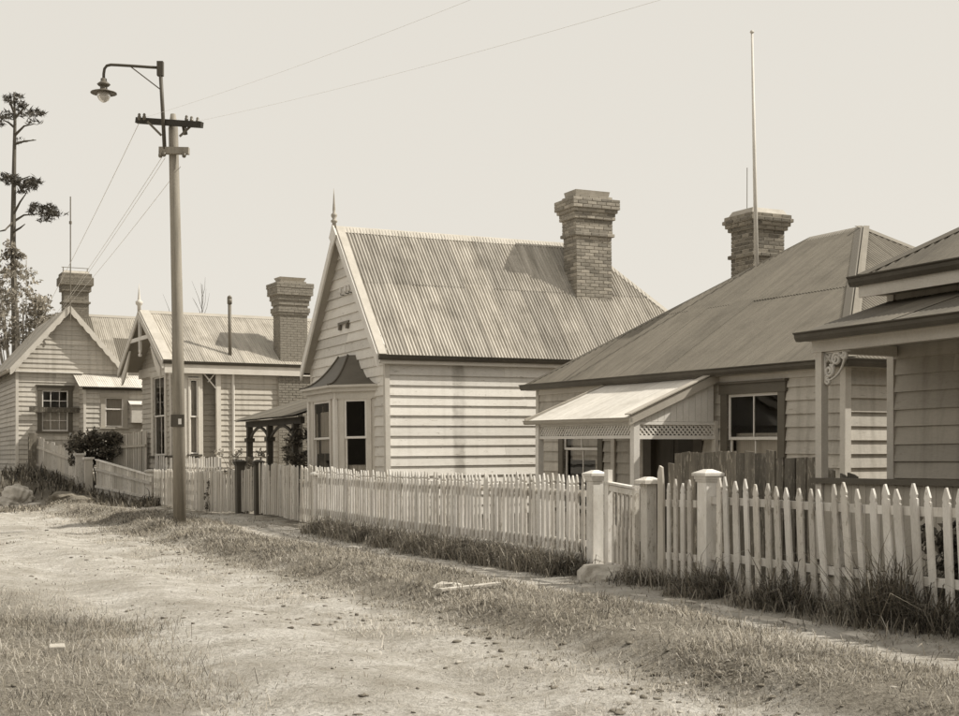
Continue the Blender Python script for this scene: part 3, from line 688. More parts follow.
def scroll(root, o, sy, mat='trim_light'):
    m = MB(); pos = Vector(o); o = Vector((0,0,0))
    def spiral(c, r0, turns, a0, sg):
        pts = []; n = 22
        for k in range(n+1):
            t = k/n; a = a0+sg*t*turns*2*math.pi; r = r0*(1-.72*t); pts.append(o+Vector((0, sy*(c[0]+r*math.cos(a)), c[1]+r*math.sin(a))))
        m.tube(pts, [.024]*(n+1), 6)
    spiral((.105,-.30), .10, 1.45, 1.3, -1); spiral((.265,-.125), .105, 1.45, .2, 1); spiral((.44,-.075), .06, 1.3, 2.9, 1); spiral((.075,-.46), .055, 1.3, 1.2, 1)
    for (c, r0, a0, a1) in (((.03,-.03),.42,-1.45,-.12), ((.03,-.03),.235,-1.4,-.15)):
        m.tube([o+Vector((0, sy*(c[0]+r0*math.cos(a0+(a1-a0)*k/10)), c[1]+r0*math.sin(a0+(a1-a0)*k/10))) for k in range(11)], .016, 6)
    m.bar(o+Vector((0,sy*.015,-.5)), o+Vector((0,sy*.015,0)), .03, .03); m.bar(o+Vector((0,0,-.015)), o+Vector((0,sy*.56,-.015)), .03, .03); m.tube([o+Vector((0,sy*.17,-.27)), o+Vector((0,sy*.2,-.22))], .022, 6); m.tube([o+Vector((0,sy*.32,-.07)), o+Vector((0,sy*.36,-.06))], .022, 6)
    m.bar(o+Vector((0,sy*.02,-.03)), o+Vector((0,sy*.16,-.17)), .03, .03); m.bar(o+Vector((0,sy*.16,-.03)), o+Vector((0,sy*.04,-.16)), .03, .03)
    m.tube([o+Vector((0,sy*.0,-.42)), o+Vector((0,sy*.06,-.36))], .018, 6)
    b_ = m.build('scroll_bracket', mat, root, smooth=True); b_.location = pos; b_.scale = (1,.72,.72); return b_
scroll(h0, (VX,-.21,2.62), -1)
MB().box(VX-.08,VX+.06,D0,-.06,1.15,1.21).build('balustrade_cap', 'window_trim_dark', h0)
k = 0; yy = -.22
while yy > D0:
    MB().box(VX-.02,VX+.01,yy-.105,yy,-.25,1.15).build('balustrade_board', 'trim_mid', h0); yy -= .11
MB().box(VX-.05,-.04,D0,.08,.12,.24).build('verandah_floor', 'old_timber', h0)

# ================================================================== house with the trussed gable and flared chimney
h3 = tag(empty('truss_gable_house', house_frame(186, 40), .524, -.008), 'weatherboard house with open trussed gable, flared brick chimney and stove pipe', 'house')
W3, E3, R3, B3 = 4.7, 4.62, 6.22, 8.5; m3 = (R3-E3)/(W3/2); C3 = .165
wall(h3, 'front_wall', (0,0,0), (0,1,0), (-1,0,0), [(0,.2),(W3,.2),(W3,E3),(W3/2,R3-.1),(0,E3)], C3, 'siding_bracket', holes=[(.55,1.25,1.6,4.15),(2.0,3.3,1.6,4.15)])
wall(h3, 'side_wall', (1.06,0,0), (1,0,0), (0,-1,0), [(0,.2),(B3-1.06,.2),(B3-1.06,E3-.06),(0,E3-.06)], C3, 'siding_bracket', split=.1)
wall(h3, 'porch_wall', (.4,.45,0), (1,0,0), (0,-1,0), [(0,.2),(1.0,.2),(1.0,4.4),(0,4.4)], C3, 'siding_bracket')
wall(h3, 'side_wall', (0,W3,0), (1,0,0), (0,1,0), [(0,.2),(B3,.2),(B3,E3-.06),(0,E3-.06)], C3*2, 'siding_bracket')
MB().box(B3-.05,B3,0,W3,.2,E3).build('back_wall', 'lining', h3)
# panelled end beside the porch opening
MB().box(-.04,.54,-.02,.02,.2,1.5).box(-.04,.1,-.03,.02,1.5,4.3).box(.42,.54,-.03,.02,1.5,4.3).box(.1,.42,-.03,.02,4.0,4.3).build('panel', 'trim', h3)
window(h3, (.14,0,1.62), (1,0,0), (0,-1,0), .26, 2.3, 'trim', 'trim_light', fw=.05, panes=(1,1), curtain=[(0,1,.97,0)], sill='trim_dark', header=False)
MB().box(.54,.56,0,.44,.2,4.3).build('porch_return', 'trim', h3)
MB().box(.0,1.1,-.04,.04,4.2,4.5).build('lintel', 'trim', h3)
MB().box(.98,1.12,-.07,.05,.2,4.2).build('corner_post', 'trim', h3)
br = MB(); br.bar((.52,-.03,4.18),(1.0,-.03,3.62),.03,.05,(0,1,0)); br.bar((.72,-.03,3.85),(1.0,-.03,4.18),.03,.045,(0,1,0)); br.bar((.98,-.03,3.3),(.98,-.03,4.2),.03,.06,(0,1,0)); br.bar((.5,-.03,4.18),(1,-.03,4.18),.03,.05,(0,1,0)); br.box(.96,1.0,-.05,-.01,3.2,3.35)
br.build('fret_bracket', 'trim_light', h3)
window(h3, (0,2.0,1.6), (0,1,0), (-1,0,0), 1.3, 2.55, 'trim', 'trim_light', fw=.2, panes=(2,1), curtain=[(0,.5,.96,0)], sill='trim_dark', depth=.07)
window(h3, (0,.55,1.6), (0,1,0), (-1,0,0), .7, 2.55, 'trim', 'trim_light', fw=.16, panes=(1,1), curtain=[(.4,1,.96,0)], sill='trim_dark', depth=.07, header=False)
z3 = lambda y: E3+m3*y
f3 = -.75; o3 = .25
roof(h3, 'roof_slope', [(f3,-o3,z3(-o3)),(B3,-o3,z3(-o3)),(B3,W3/2,R3),(f3,W3/2,R3)], (1,0,0), 'iron_bracket', amp=.013)
roof(h3, 'roof_slope', [(f3,W3+o3,z3(-o3)),(B3,W3+o3,z3(-o3)),(B3,W3/2,R3),(f3,W3/2,R3)], (1,0,0), 'iron_bracket')
capping(h3, (f3,W3/2,R3), (B3,W3/2,R3), (0,-1,-m3), (0,1,-m3), .16, 'trim_mid')
for sg in (-1, 1):
    yf = W3/2+sg*(W3/2+o3); A_ = Vector((f3, W3/2, R3)); F_ = Vector((f3, yf, z3(-o3))); nn = Vector((0, sg*m3, 1)).normalized()
    MB().prism([A_+nn*.02, F_+nn*.02, F_+nn*.02+Vector((.3,0,0)), A_+nn*.02+Vector((.3,0,0))], nn*.03).build('verge_flashing', 'flashing', h3)
    barge(h3, (f3-.04, W3/2, R3+.02), (f3-.04, yf, z3(-o3)+.02), .24, .05, (1,0,0), 'trim')
    pts = []; arc = MB()
    for k in range(9):
        t = k/8; y = W3/2+sg*(W3/2-.1)*(.55+.45*t); zt = R3-.25-(R3-E3+.1)*(.55+.45*t); zl = zt-.06-.32*(t*(1-t))*2-.25*t
        pts.append((y, zt, zl))
    for k in range(8):
        (ya, ta, la), (yb, tb, lb) = pts[k], pts[k+1]; arc.prism([(f3,ya,ta),(f3,yb,tb),(f3,yb,lb),(f3,ya,la)], (.05,0,0))
    arc.build('truss_brace', 'trim', h3)
tr = MB(); tr.box(f3-.02,f3+.06,W3/2-.05,W3/2+.05,R3-1.25,R3-.1); tr.box(f3-.01,f3+.05,W3/2-1.2,W3/2+1.2,R3-.95,R3-.83); tr.build('truss', 'trim_light', h3)
MB().lathe([(.05,-.1),(.07,-.04),(.03,0),(.06,.06),(.05,.12)], (f3+.02,W3/2,R3-1.36), 8).build('pendant', 'trim_light', h3)
MB().lathe([(.06,-.1),(.06,.15),(.11,.2),(.12,.28),(.06,.32),(.05,.36),(.025,.62),(.006,.85)], (f3,W3/2,R3+.02), 10).build('finial', 'trim', h3, smooth=True)
MB().box(-.09,-.03,-.2,W3+.2,4.2,4.5).build('fascia', 'trim', h3)
gutter(h3, (f3,-o3+.02,z3(-o3)), (B3,-o3+.02,z3(-o3)), (0,-1,0), size=.09)
MB().box(f3+.05,B3,-o3+.01,-o3+.05,z3(-o3)-.36,z3(-o3)-.08).build('eave_board', 'trim', h3)
MB().tube([(1.52,-.2,4.3),(1.52,-.06,4.15),(1.52,-.06,1.3),(1.44,-.06,1.15)], .045, 8).build('downpipe', 'trim_light', h3, smooth=True)
MB().box(3.0,4.2,-.10,.3,.1,4.4).build('stack_core', 'mortar', h3)
st = MB(); zz = .12; kk = 0
while zz < 4.36:
    n_ = 5; bl = 1.2/n_
    for i in range(n_+(kk % 2)):
        x0 = 3.0+bl*i-(bl/2 if kk % 2 else 0); x1 = min(x0+bl-.014, 4.2); x0 = max(x0, 3.0)
        if x1-x0 > .05: j = random.uniform(0,.012); st.box(x0,x1,-.125-j,-.09,zz,zz+.066)
    zz += .08; kk += 1
tag(st.build('brickwork', 'brick_pale', h3), kind='stuff')
def prof3(z):
    if z > 7.06: return -.02
    if z > 6.92: return .17
    if z > 6.72: return .15
    if z > 6.5: return .09
    if z > 6.36: return .05
    if z > 6.28: return .01
    if z > 6.12: return .07
    if z > 6.04: return .04
    return 0
chimney(h3, 3.08, 4.02, -.1, .5, 4.5, 7.18, prof3, 'brick_pale', single=False)
MB().tube([(1.5,.15,4.6),(1.5,.15,6.35)], .055, 8).tube([(1.5,.15,6.33),(1.5,.15,6.5)], .075, 8).lathe([(.08,0),(.07,.06),(.02,.1)], (1.5,.15,6.5), 8).build('stove_pipe', 'iron_grey', h3, smooth=True)

# ================================================================== far gable house with lean-to
h4 = tag(empty('lean_to_house', house_frame(17, 47), STREET, 0), 'weatherboard house with scalloped gable boards and a small iron roofed lean-to', 'house')
W4, E4, A4 = 3.6, 5.0, 7.05; C4 = .175; m4 = (A4-E4)/(W4/2)
wall(h4, 'gable_wall', (0,0,0), (1,0,0), (0,-1,0), [(0,.6),(W4,.6),(W4,E4),(W4/2,A4-.1),(0,E4)], C4, 'siding_far', holes=[(.86,1.78,2.5,3.98)])
wall(h4, 'side_wall', (0,0,0), (0,1,0), (-1,0,0), [(0,.6),(8,.6),(8,E4),(0,E4)], C4, 'siding_far')
MB().box(0,W4,7.95,8,.6,E4).build('back_wall', 'lining', h4)
MB().box(W4-.04,W4,0,8,.6,E4).build('inner_wall', 'lining', h4)
window(h4, (.86,0,2.5), (1,0,0), (0,-1,0), .92, 1.48, 'window_trim_dark', 'trim_light', fw=.16, panes=(3,2), curtain=[(0,1,.5,0)])
oo = .28; zf = E4-m4*oo
roof(h4, 'roof_slope', [(-oo,-.3,zf),(-oo,8,zf),(W4/2,8,A4),(W4/2,-.3,A4)], (0,1,0), 'iron_bracket')
roof(h4, 'roof_slope', [(W4+oo,-.3,zf),(W4+oo,8,zf),(W4/2,8,A4),(W4/2,-.3,A4)], (0,1,0), 'iron_far')
roof(h4, 'roof_wing', [(W4/2,.55,5.1),(9.5,.55,5.1),(9.5,3.2,7.15),(W4/2,3.2,7.15)], (1,0,0), 'iron_far', lap=.5)
capping(h4, (W4/2,3.2,7.15), (9.5,3.2,7.15), (0,-1,-.7), (0,1,-.7), .16, 'iron_bracket')
MB().box(W4,9.4,.8,.84,.6,5.1).build('wing_wall', 'siding_far', h4)
barge(h4, (W4/2,-.36,A4+.05), (-oo,-.36,zf+.05), .24, .05, (0,1,0), 'trim', scallop=9)
barge(h4, (W4/2,-.36,A4+.05), (W4+oo,-.36,zf+.05), .24, .05, (0,1,0), 'trim', scallop=9)
gutter(h4, (-oo,-.3,zf+.02), (-oo,8,zf+.02), (-1,0,0), 'trim_mid', .12)
MB().tube([(W4/2,-.42,A4-.5),(W4/2,-.42,A4+4.0)], .022, 6).tube([(W4/2,-.42,A4+3.0),(W4/2,-.42,A4+3.1)], .05, 6).build('aerial_mast', 'iron_grey', h4)
def prof4(z):
    if z > 8.55: return .1
    if z > 8.3: return .16
    if z > 8.05: return .08
    if 7.55 < z < 7.68: return .06
    return 0
chimney(h4, 2.1, 3.05, 3.0, 3.6, 6.4, 8.75, prof4, 'brick_dark', single=False)
c_ = MB().box(2.05,3.1,3.25,3.28,8.98,9.0).box(2.1,2.13,3.25,3.28,8.75,8.98).box(3.02,3.05,3.25,3.28,8.75,8.98).build('chimney_bar', 'iron_grey', h4)
MB().box(-.05,.05,-.05,.05,.6,E4).build('corner_board', 'trim', h4)
MB().box(-.1,2.3,-.16,-.04,4.62,4.66).build('flashing', 'trim_light', h4)
MB().box(.4,2.25,-.2,-.14,3.18,3.36).build('bracing_plank', 'old_timber', h4)
# lean-to
LX0, LX1, LY = 2.2, 4.75, -1.05
wall(h4, 'lean_wall', (LX0,LY,0), (1,0,0), (0,-1,0), [(0,.7),(LX1-LX0,.7),(LX1-LX0,4.1),(0,4.1)], C4, 'siding_far', holes=[(.72,1.36,2.65,3.72)])
wall(h4, 'lean_return', (LX0,LY,0), (0,1,0), (-1,0,0), [(0,.7),(1.05,.7),(1.05,4.42),(0,4.1)], C4, 'siding_far')
window(h4, (LX0+.72,LY,2.65), (1,0,0), (0,-1,0), .64, 1.07, 'trim_mid', 'trim_light', fw=.16, panes=(1,1), curtain=[(0,1,.97,.0)], header=False, rail=.6)
roof(h4, 'lean_roof', [(LX0-.25,LY-.3,4.08),(LX1+.35,LY-.3,4.08),(LX1+.1,.0,4.6),(LX0-.25,.0,4.6)], (1,0,0), 'iron_lean')
MB().box(LX0-.1,LX1+.1,LY-.14,LY-.1,3.98,4.06).build('lean_fascia', 'trim_dark', h4)
MB().box(LX0-.05,LX0+.04,LY-.05,LY+.04,.7,4.1).build('corner_board', 'trim', h4)
mb = MB().box(3.8,4.45,LY-.36,LY-.04,2.8,3.45).build('meat_safe', 'trim', h4)
MB().prism([(3.72,LY-.44,3.45),(4.52,LY-.44,3.45),(4.52,LY-.04,3.6),(3.72,LY-.04,3.6)], (0,0,.03)).build('lid', 'trim_light', mb)

# ================================================================== street fences
def fs(px):                                  # distance along the fence line that shows at photo column px
    k = (px-CX)/PXF                          # (FG.x + FD.x s) = k (FG.y + FD.y s)
    return (k*FG.y-FG.x)/(FD.x-k*FD.y)
def fpt(s, t=0, z=None):
    p = FG+FD*s+FR*t
    return Vector((p.x, p.y, g1(p.x, p.y) if z is None else z))
def fence_root(name, s, label, cat='fence', group=None, t=0):
    p = fpt(s, t); o = empty(name, p, FA); return tag(o, label, cat, group)
# local frame of a fence: X = away from street, Y = receding along the fence
_pk = {}
def picket_mesh(w, h, th, mat, style, var):
    k = (w, round(h,2), th, mat, style, var)
    if k in _pk: return _pk[k]
    rr = random.Random(hash(k) & 0xffff); nk = h-w*1.75
    a = w/2
    if style == 'point': pr = [(-a,0),(a,0),(a,nk),(a*.72,nk+.012),(a*.98,nk+.04),(a*.2,h),(-a*.2,h),(-a*.98,nk+.04),(-a*.72,nk+.012),(-a,nk)]
    elif style == 'round': pr = [(-a,0),(a,0),(a,h-a*1.3),(a*.7,h-a*.35),(0,h),(-a*.7,h-a*.35),(-a,h-a*1.3)]
    else: pr = [(-a,0),(a,0),(a,h-.01*rr.random()-.01*(var%3)),(-a,h-.015*rr.random())]
    me = MB().prism([(0,y+rr.uniform(-.002,.002),z+(rr.uniform(-.003,.003) if z else 0)) for y, z in pr], (th,0,0)).mesh('picket'); me.materials.append(M[mat]); _pk[k] = me
    return me
def pickets(root, s0, s1, spacing, w, h, mats, style='point', th=.02, lean=lambda s: 0, hv=.015, base=.06, name='picket', skip=(), topz=None, hf=None, rag=1.0):
    """one object per picket from s0 to s1 (s relative to the fence line)"""
    rs = root['_s']; rt = root['_t']; rz = root.matrix_world.translation.z; out = []
    n = int(round(abs(s1-s0)/spacing)); 
    style0 = style
    for i in range(n+1):
        if i in skip: continue
        style = style0 if random.random() > .05*rag else 'flat'
        s = s0+(s1-s0)*i/max(n,1); p = fpt(s, rt); hh = (hf(s) if hf else h); hh = round(hh*(1 if style == style0 else random.uniform(.86,.95))*40)/40
        me = picket_mesh(w, hh, th, random.choice(mats), style, random.randrange(4))
        o = bpy.data.objects.new(name, me); COL.objects.link(o); o.parent = root
        o.location = (-.03-th+random.uniform(-.003,.003), s-rs+random.uniform(-.005,.005), p.z-rz+base+random.uniform(-hv,hv))
        o.rotation_euler = (lean(s)+random.gauss(0,.016*rag), random.gauss(0,.012*rag), random.gauss(0,.03)); o.scale = (1, random.uniform(1-.14*rag,1+.12*rag), random.uniform(1-.035*rag,1+.015*rag)); out.append(o)
    return out
def rails(root, s0, s1, zs, mat, wdt=.04, hgt=.075, x=0.0, step=2.2):
    rs = root['_s']; rt = root['_t']; rz = root.matrix_world.translation.z
    for z in zs:
        n = max(1, int(round(abs(s1-s0)/step)))
        for i in range(n):
            a = s0+(s1-s0)*i/n; b = s0+(s1-s0)*(i+1)/n
            pa = Vector((x, a-rs+.003, fpt(a,rt).z-rz+z)); pb = Vector((x, b-rs-.003, fpt(b,rt).z-rz+z)); MB().bar(pa, pb, wdt, hgt).build('rail', mat, root)
def post(root, s, w, h, mat, x=.06, name='post'):
    rs = root['_s']; rt = root['_t']; rz = root.matrix_world.translation.z
    z = fpt(s,rt).z-rz; MB().box(x-w/2,x+w/2,s-rs-w/2,s-rs+w/2,z-.2,z+h).build(name, mat, root)
def fence(name, s0, s1, label, t=0, cat='fence', group=None):
    r = fence_root(name, s0, label, cat, group, t); r['_s'] = s0; r['_t'] = t; return r
def gate_post(px, w, h, capstyle, mat, label, t=0.0, lean=0, group=None, sink=.25, ww=None):
    s = fs(px); p = fpt(s, t); o = tag(empty('gate_post', p, FA), label, 'gate post', group); o.rotation_euler = (lean, 0, FA)
    a = w/2
    MB().box(-a,a,-a,a,-sink,h-.1).build('shaft', mat, o, bevel=.008)
    if capstyle == 'mould':
        c = MB(); c.box(-a-.012,a+.012,-a-.012,a+.012,h-.1,h-.075); c.box(-a-.022,a+.022,-a-.022,a+.022,h-.075,h-.04); c.hexa([(-a-.04,-a-.04,h-.04),(a+.04,-a-.04,h-.04),(a+.04,a+.04,h-.04),(-a-.04,a+.04,h-.04)],[(-a-.04,-a-.04,h-.01),(a+.04,-a-.04,h-.01),(a+.04,a+.04,h-.01),(-a-.04,a+.04,h-.01)])
        c.hexa([(-a-.04,-a-.04,h-.01),(a+.04,-a-.04,h-.01),(a+.04,a+.04,h-.01),(-a-.04,a+.04,h-.01)],[(-a*.4,-a*.4,h+.03),(a*.4,-a*.4,h+.03),(a*.4,a*.4,h+.03),(-a*.4,a*.4,h+.03)])
        c.build('cap', mat, o)
    else:
        c = MB(); c.box(-a-.05,a+.05,-a-.05,a+.05,h-.1,h-.06); c.hexa([(-a-.05,-a-.05,h-.06),(a+.05,-a-.05,h-.06),(a+.05,a+.05,h-.06),(-a-.05,a+.05,h-.06)],[(-a*.5,-a*.5,h-.02),(a*.5,-a*.5,h-.02),(a*.5,a*.5,h-.02),(-a*.5,a*.5,h-.02)]); c.build('cap', mat, o)
    return o
# --- near fence, right of the small gate
sR0, sR1 = fs(1010), fs(697)
f = fence('picket_fence', sR1, sR0, 'white picket fence of wide pointed pickets leaning at its verandah end')
lean_r = lambda s: (-.03-.07*float(sst(-2.0, -4.6, s)))*-1
pickets(f, fs(722), fs(975)-3.3, .165, .078, 1.1, ['picket_paint','picket_paint','picket_worn'], lean=lambda s: -.025-.065*float(sst(-2.2, -4.6, s)), hf=lambda s: 1.175+.03*math.sin(s*2.1), base=-.03)
rails(f, fs(712), fs(985)-3.3, (.34, .92), 'picket_paint', step=2.4)
for px in (835, 985, 1230): post(f, fs(px), .1, .98, 'picket_worn', x=.07)
f = fence('picket_fence', fs(672), fs(695), 'short stretch of white pickets between two gate posts')
pickets(f, fs(672), fs(693.5), .13, .068, 1.08, ['picket_paint','picket_worn'], lean=lambda s: .01)
rails(f, fs(667), fs(697), (.3, .88), 'picket_paint')
bp_ = MB().prism([(-.05,-.055,.05),(-.05,.055,.05),(-.05,.055,1.22),(-.05,.02,1.3),(-.05,-.03,1.28),(-.05,-.055,1.05)], (.025,0,0)).box(-.052,-.02,-.05,-.02,.6,.9).build('broken_board', 'fence_grey', f); bp_.location = (0, fs(664)-fs(672), 0)
gate_post(708, .165, 1.22, 'mould', 'picket_paint', 'square white post with moulded cap between wide and narrow pickets')
gate_post(649, .135, 1.19, 'flat', 'picket_worn', 'weathered white gate post with split cap beside the broken board', lean=-.01)
gate_post(595, .155, 1.215, 'mould', 'picket_paint', 'square white post with moulded cap on which the small gate hangs')
# --- small gate
gp = fpt(fs(606)); ga = tag(empty('picket_gate', (gp.x, gp.y, gp.z), FA), 'small sagging picket gate above a pale stone step', 'gate')
GL = abs(fs(637)-fs(606)); sag = .055
gl = lambda y: -sag*y/GL*1.0
for zz in (1.03, .12):
    MB().bar((0,-.02,zz), (0,-GL,zz-sag), .04, .07).build('rail', 'picket_paint', ga)
MB().bar((0,-GL,1.09-sag),(0,.02,1.09),.09,.025).build('top_cap', 'picket_paint', ga)
MB().box(-.03,.03,-.10,-.01,.06,1.24).build('stile', 'picket_paint', ga)
MB().box(-.03,.03,-GL,-GL+.06,.0,1.06).build('stile', 'picket_worn', ga)
for i in range(5):
    y = -.19-(GL-.32)*i/4; z = -sag*abs(y)/GL
    MB().box(-.02,.01,y-.022,y+.022,.09+z,.6+z).box(-.012,.006,y-.016,y+.016,.6+z,1.0+z).build('baluster', 'picket_worn', ga)
# --- stone step under the gate
def rock_mesh(seed, rx, ry, rz, n=2, rough=.25, flat=0):
    bm = bmesh.new(); bmesh.ops.create_icosphere(bm, subdivisions=n, radius=1); r = random.Random(seed)
    k = [(r.uniform(-1,1), r.uniform(-1,1), r.uniform(-1,1), r.uniform(1.5,4), r.uniform(0,6)) for _ in range(7)]; k2 = [(r.uniform(-1,1), r.uniform(-1,1), r.uniform(-1,1), r.uniform(6,14), r.uniform(0,6)) for _ in range(8)]
    for v in bm.verts:
        c = v.co; d = 1+rough*sum(math.sin((c.x*a+c.y*b+c.z*e)*f_+g_) for a,b,e,f_,g_ in k)/3+rough*.35*sum(math.sin((c.x*a+c.y*b+c.z*e)*f_+g_) for a,b,e,f_,g_ in k2)/3
        v.co = Vector((c.x*d*rx, c.y*d*ry, max(c.z*d, -.5)*rz)); 
        if flat and v.co.z > rz*flat: v.co.z = rz*flat+(v.co.z-rz*flat)*.12
    me = bpy.data.meshes.new('rock'); bm.to_mesh(me); bm.free(); return me
def rock(name, p, rx, ry, rz, seed, mat, label, cat='stone', group=None, rot=0, n=2, rough=.25, flat=0, lift=0):
    o = link(name, rock_mesh(seed, rx, ry, rz, n, rough, flat), mat, smooth=False); o.location = (p[0], p[1], g1(p[0], p[1])+lift); o.rotation_euler = (0,0,rot); return tag(o, label, cat, group)
sp = fpt(fs(616), -.12); rock('stone_step', sp, .3, .42, .22, 5, 'stone_pale', 'pale lumpy stone step under the small picket gate', 'step', rot=FA, n=3, rough=.12, flat=.6)
# --- long middle fence
f = fence('picket_fence', fs(585), fs(316), 'long white fence of narrow round topped pickets before the bay window house')
pickets(f, fs(586), fs(318), .128, .076, 1.07, ['picket_paint','picket_paint','picket_worn'], 'point', rag=.45, hf=lambda s: 1.06+.02*math.sin(s*1.3), base=.12, hv=.01)
rails(f, fs(586), fs(318), (.35, .96), 'picket_paint')
rails(f, fs(586), fs(470), (.12,), 'picket_paint', .03, .24, x=-.065, step=3)
for px in (542, 498, 455, 420, 390, 376, 350): post(f, fs(px), .1, 1.0, 'picket_worn', x=.075)
gate_post(318.5, .17, 1.12, 'flat', 'picket_paint', 'white capped post where the long fence meets the narrow slat fence')
# --- left fences
f = fence('slat_fence', fs(314), fs(261), 'white fence of thin close set slats beside the dark gate post')
pickets(f, fs(314), fs(262), .155, .11, 1.12, ['picket_worn','fence_grey'], 'round', base=.05)
rails(f, fs(314), fs(262), (.3, .85), 'fence_grey')
f = fence('slat_gate', fs(256), fs(243), 'grey slatted gate hung between two dark gate posts', cat='gate')
pickets(f, fs(255), fs(244), .15, .09, 1.0, ['fence_grey'], 'round', base=.06)
rails(f, fs(255.5), fs(243.5), (.3, .8), 'fence_grey')
gate_post(258.5, .17, 1.22, 'mould', 'post_timber', 'dark square gate post nearer the bay window house', lean=-.035)
gate_post(240.5, .2, 1.26, 'mould', 'post_timber', 'dark square gate post leaning beside the rose bush', lean=-.05)
f = fence('slat_fence', fs(237), fs(156), 'grey slat fence between the lamp pole and the leaning dark post')
pickets(f, fs(237), fs(156), .16, .115, 1.06, ['fence_grey','picket_worn','fence_grey'], 'round', base=.04)
rails(f, fs(237), fs(156), (.25, .8), 'fence_grey')
gate_post(150, .2, 1.12, 'flat', 'picket_worn', 'white capped post at the end of the low boarded fence')
# inner white pickets close to the house
f = fence('picket_fence', fs(205), fs(140), 'low white garden pickets close against the trussed gable house', t=.55)
pickets(f, fs(212)+1.2, fs(150)+1.6, .30, .13, 1.45, ['picket_paint'], 'flat', base=.02)
rails(f, fs(212)+1.2, fs(150)+1.6, (.5,1.15), 'picket_paint')
# --- far left fences: polyline
def pt_at(px, d): p = at(px, HY, d); return Vector((p.x, p.y, g1(p.x, p.y)))
def board_fence(name, A, B, za, zb, label, bw_, mats, capw=0, lean=0, cat='fence', jag=.02, gap=.01, curve=None, th=.025):
    d = (B-A); d.z = 0; L = d.length; ang = math.atan2(d.y, d.x); o = tag(empty(name, A, ang), label, cat); n = max(1, int(L/bw_))
    for i in range(n):
        a = L*i/n; b = L*(i+1)/n-gap; t = (i+.5)/n; gzv = g1(*(A+d*t).xy)-A.z; top = (za+(zb-za)*t)-A.z+random.uniform(-jag,jag)
        if curve: top += curve(t)
        q = random.gauss(0,.012)+lean
        MB().prism([(a,0,gzv-.05),(b,0,gzv-.05),(b+q,0,top+random.uniform(-jag,jag)*.5),(a+q,0,top)], (0,th+random.uniform(0,.008),0)).build('board', random.choice(mats), o)
    for z in (.25, .75):
        h0_ = g1(*A.xy)-A.z; h1_ = g1(*B.xy)-A.z
        MB().bar((0,.06,h0_+(za-A.z-h0_)*z),(L,.06,h1_+(zb-A.z-h1_)*z),.05,.08).build('rail', mats[0], o)
    if capw: MB().bar((0,.015,za-A.z+.02),(L,.015,zb-A.z+.02),capw,.04).build('cap', 'picket_paint', o)
    return o
P150, P97, P75, P34 = pt_at(152,40.3), pt_at(97,43), pt_at(76,44), pt_at(37,46.2)
board_fence('board_fence', P150, P97, .93, 1.42, 'low pale boarded fence with a sloping white cap rail', .14, ['picket_worn','fence_grey'], capw=.12, gap=.006, jag=.004)
board_fence('board_fence', P75, P34, 1.72, 2.22, 'tall bulging fence of worn pale boards below the far house', .26, ['fence_grey','picket_worn'], lean=-.06, jag=.05, gap=.006)
for (px, d, h, w, lab, mt) in ((79.5,43.8,1.15,.26,'broad worn post with pale cap beside the climbing hedge','picket_worn'), (88.5,43.4,1.12,.24,'narrow worn post at the upper end of the sloping cap rail','fence_grey')):
    p = pt_at(px, d); o = tag(empty('fence_post', p, STREET), lab, 'post'); a = w/2; MB().box(-a,a,-a,a,-.2,h).build('shaft', mt, o); MB().box(-a-.05,a+.05,-a-.05,a+.05,h,h+.07).build('cap', 'picket_paint', o)
p = pt_at(32.5, 46.0); o = tag(empty('fence_post', p, STREET), 'wide dark plank upright at the end of the tall worn fence', 'post'); MB().box(-.15,.15,-.04,.04,-.1,1.42).box(-.12,-.02,-.06,-.04,.2,1.3).build('plank', 'old_timber', o)
board_fence('slat_screen', pt_at(147,43.2), pt_at(110,44.6), 2.42, 2.25, 'dark upright slat screen between the trussed gable house and hedge', .13, ['trim_mid','fence_grey'], curve=lambda t: -.75*max(0,t-.45)**1.6, gap=.03)
# --- dark paling fence between the houses
def line_at(px, t):                          # ground point at photo column px on the line parallel to the fence, t behind it
    k = (px-CX)/PXF; s = (k*(FG.y+FR.y*t)-(FG.x+FR.x*t))/(FD.x-k*FD.y); return fpt(s, t)
A_, B_ = line_at(818, 2.0), line_at(668, 2.0); d = B_-A_; L = Vector((d.x,d.y,0)).length
o = tag(empty('paling_fence', A_, math.atan2(d.y,d.x)), 'old dark paling fence with peeling boards before the porch house window', 'fence')
a = 0; i = 0
while a < L-.05:
    w = random.uniform(.13,.2); gap = random.choice([.004,.006,.02,.03]); t = a/L
    top = 1.51+(-.05 if t < .25 else 0)-A_.z+random.uniform(-.03,.02)+(-.13 if a > L-.25 else 0)
    gg = g1(*(A_+d*t).xy)-A_.z
    MB().prism([(a,0,gg-.05),(min(a+w,L),0,gg-.05),(min(a+w,L)+random.uniform(-.01,.01),0,top+random.uniform(-.02,.02)),(a,0,top)], (0,-.02-random.uniform(0,.015),0)).build('paling', 'old_timber', o)
    a += w+gap
for z in (.4, 1.25): MB().bar((0,-.06,z),(L,-.06,z),.05,.08).build('rail', 'old_timber', o)
A_ = line_at(868, 2.75); B_ = line_at(833, 2.75); d = B_-A_; L = d.length
o = tag(empty('paling_fence', A_, math.atan2(d.y,d.x)), 'few broken dark palings behind the verandah balustrade', 'fence')
for k, (a, w, h) in enumerate(((.02,.16,1.36),(.19,.17,1.43),(.37,.12,1.42),(.52,.02,1.2),(.6,.17,1.5))):
    if a+w < L+.2: MB().prism([(a,0,0),(a+w,0,0),(a+w,0,h-A_.z*0),(a+w*.4,0,h-.02),(a,0,h-.05)], (0,-.025,0)).build('paling', 'old_timber', o)
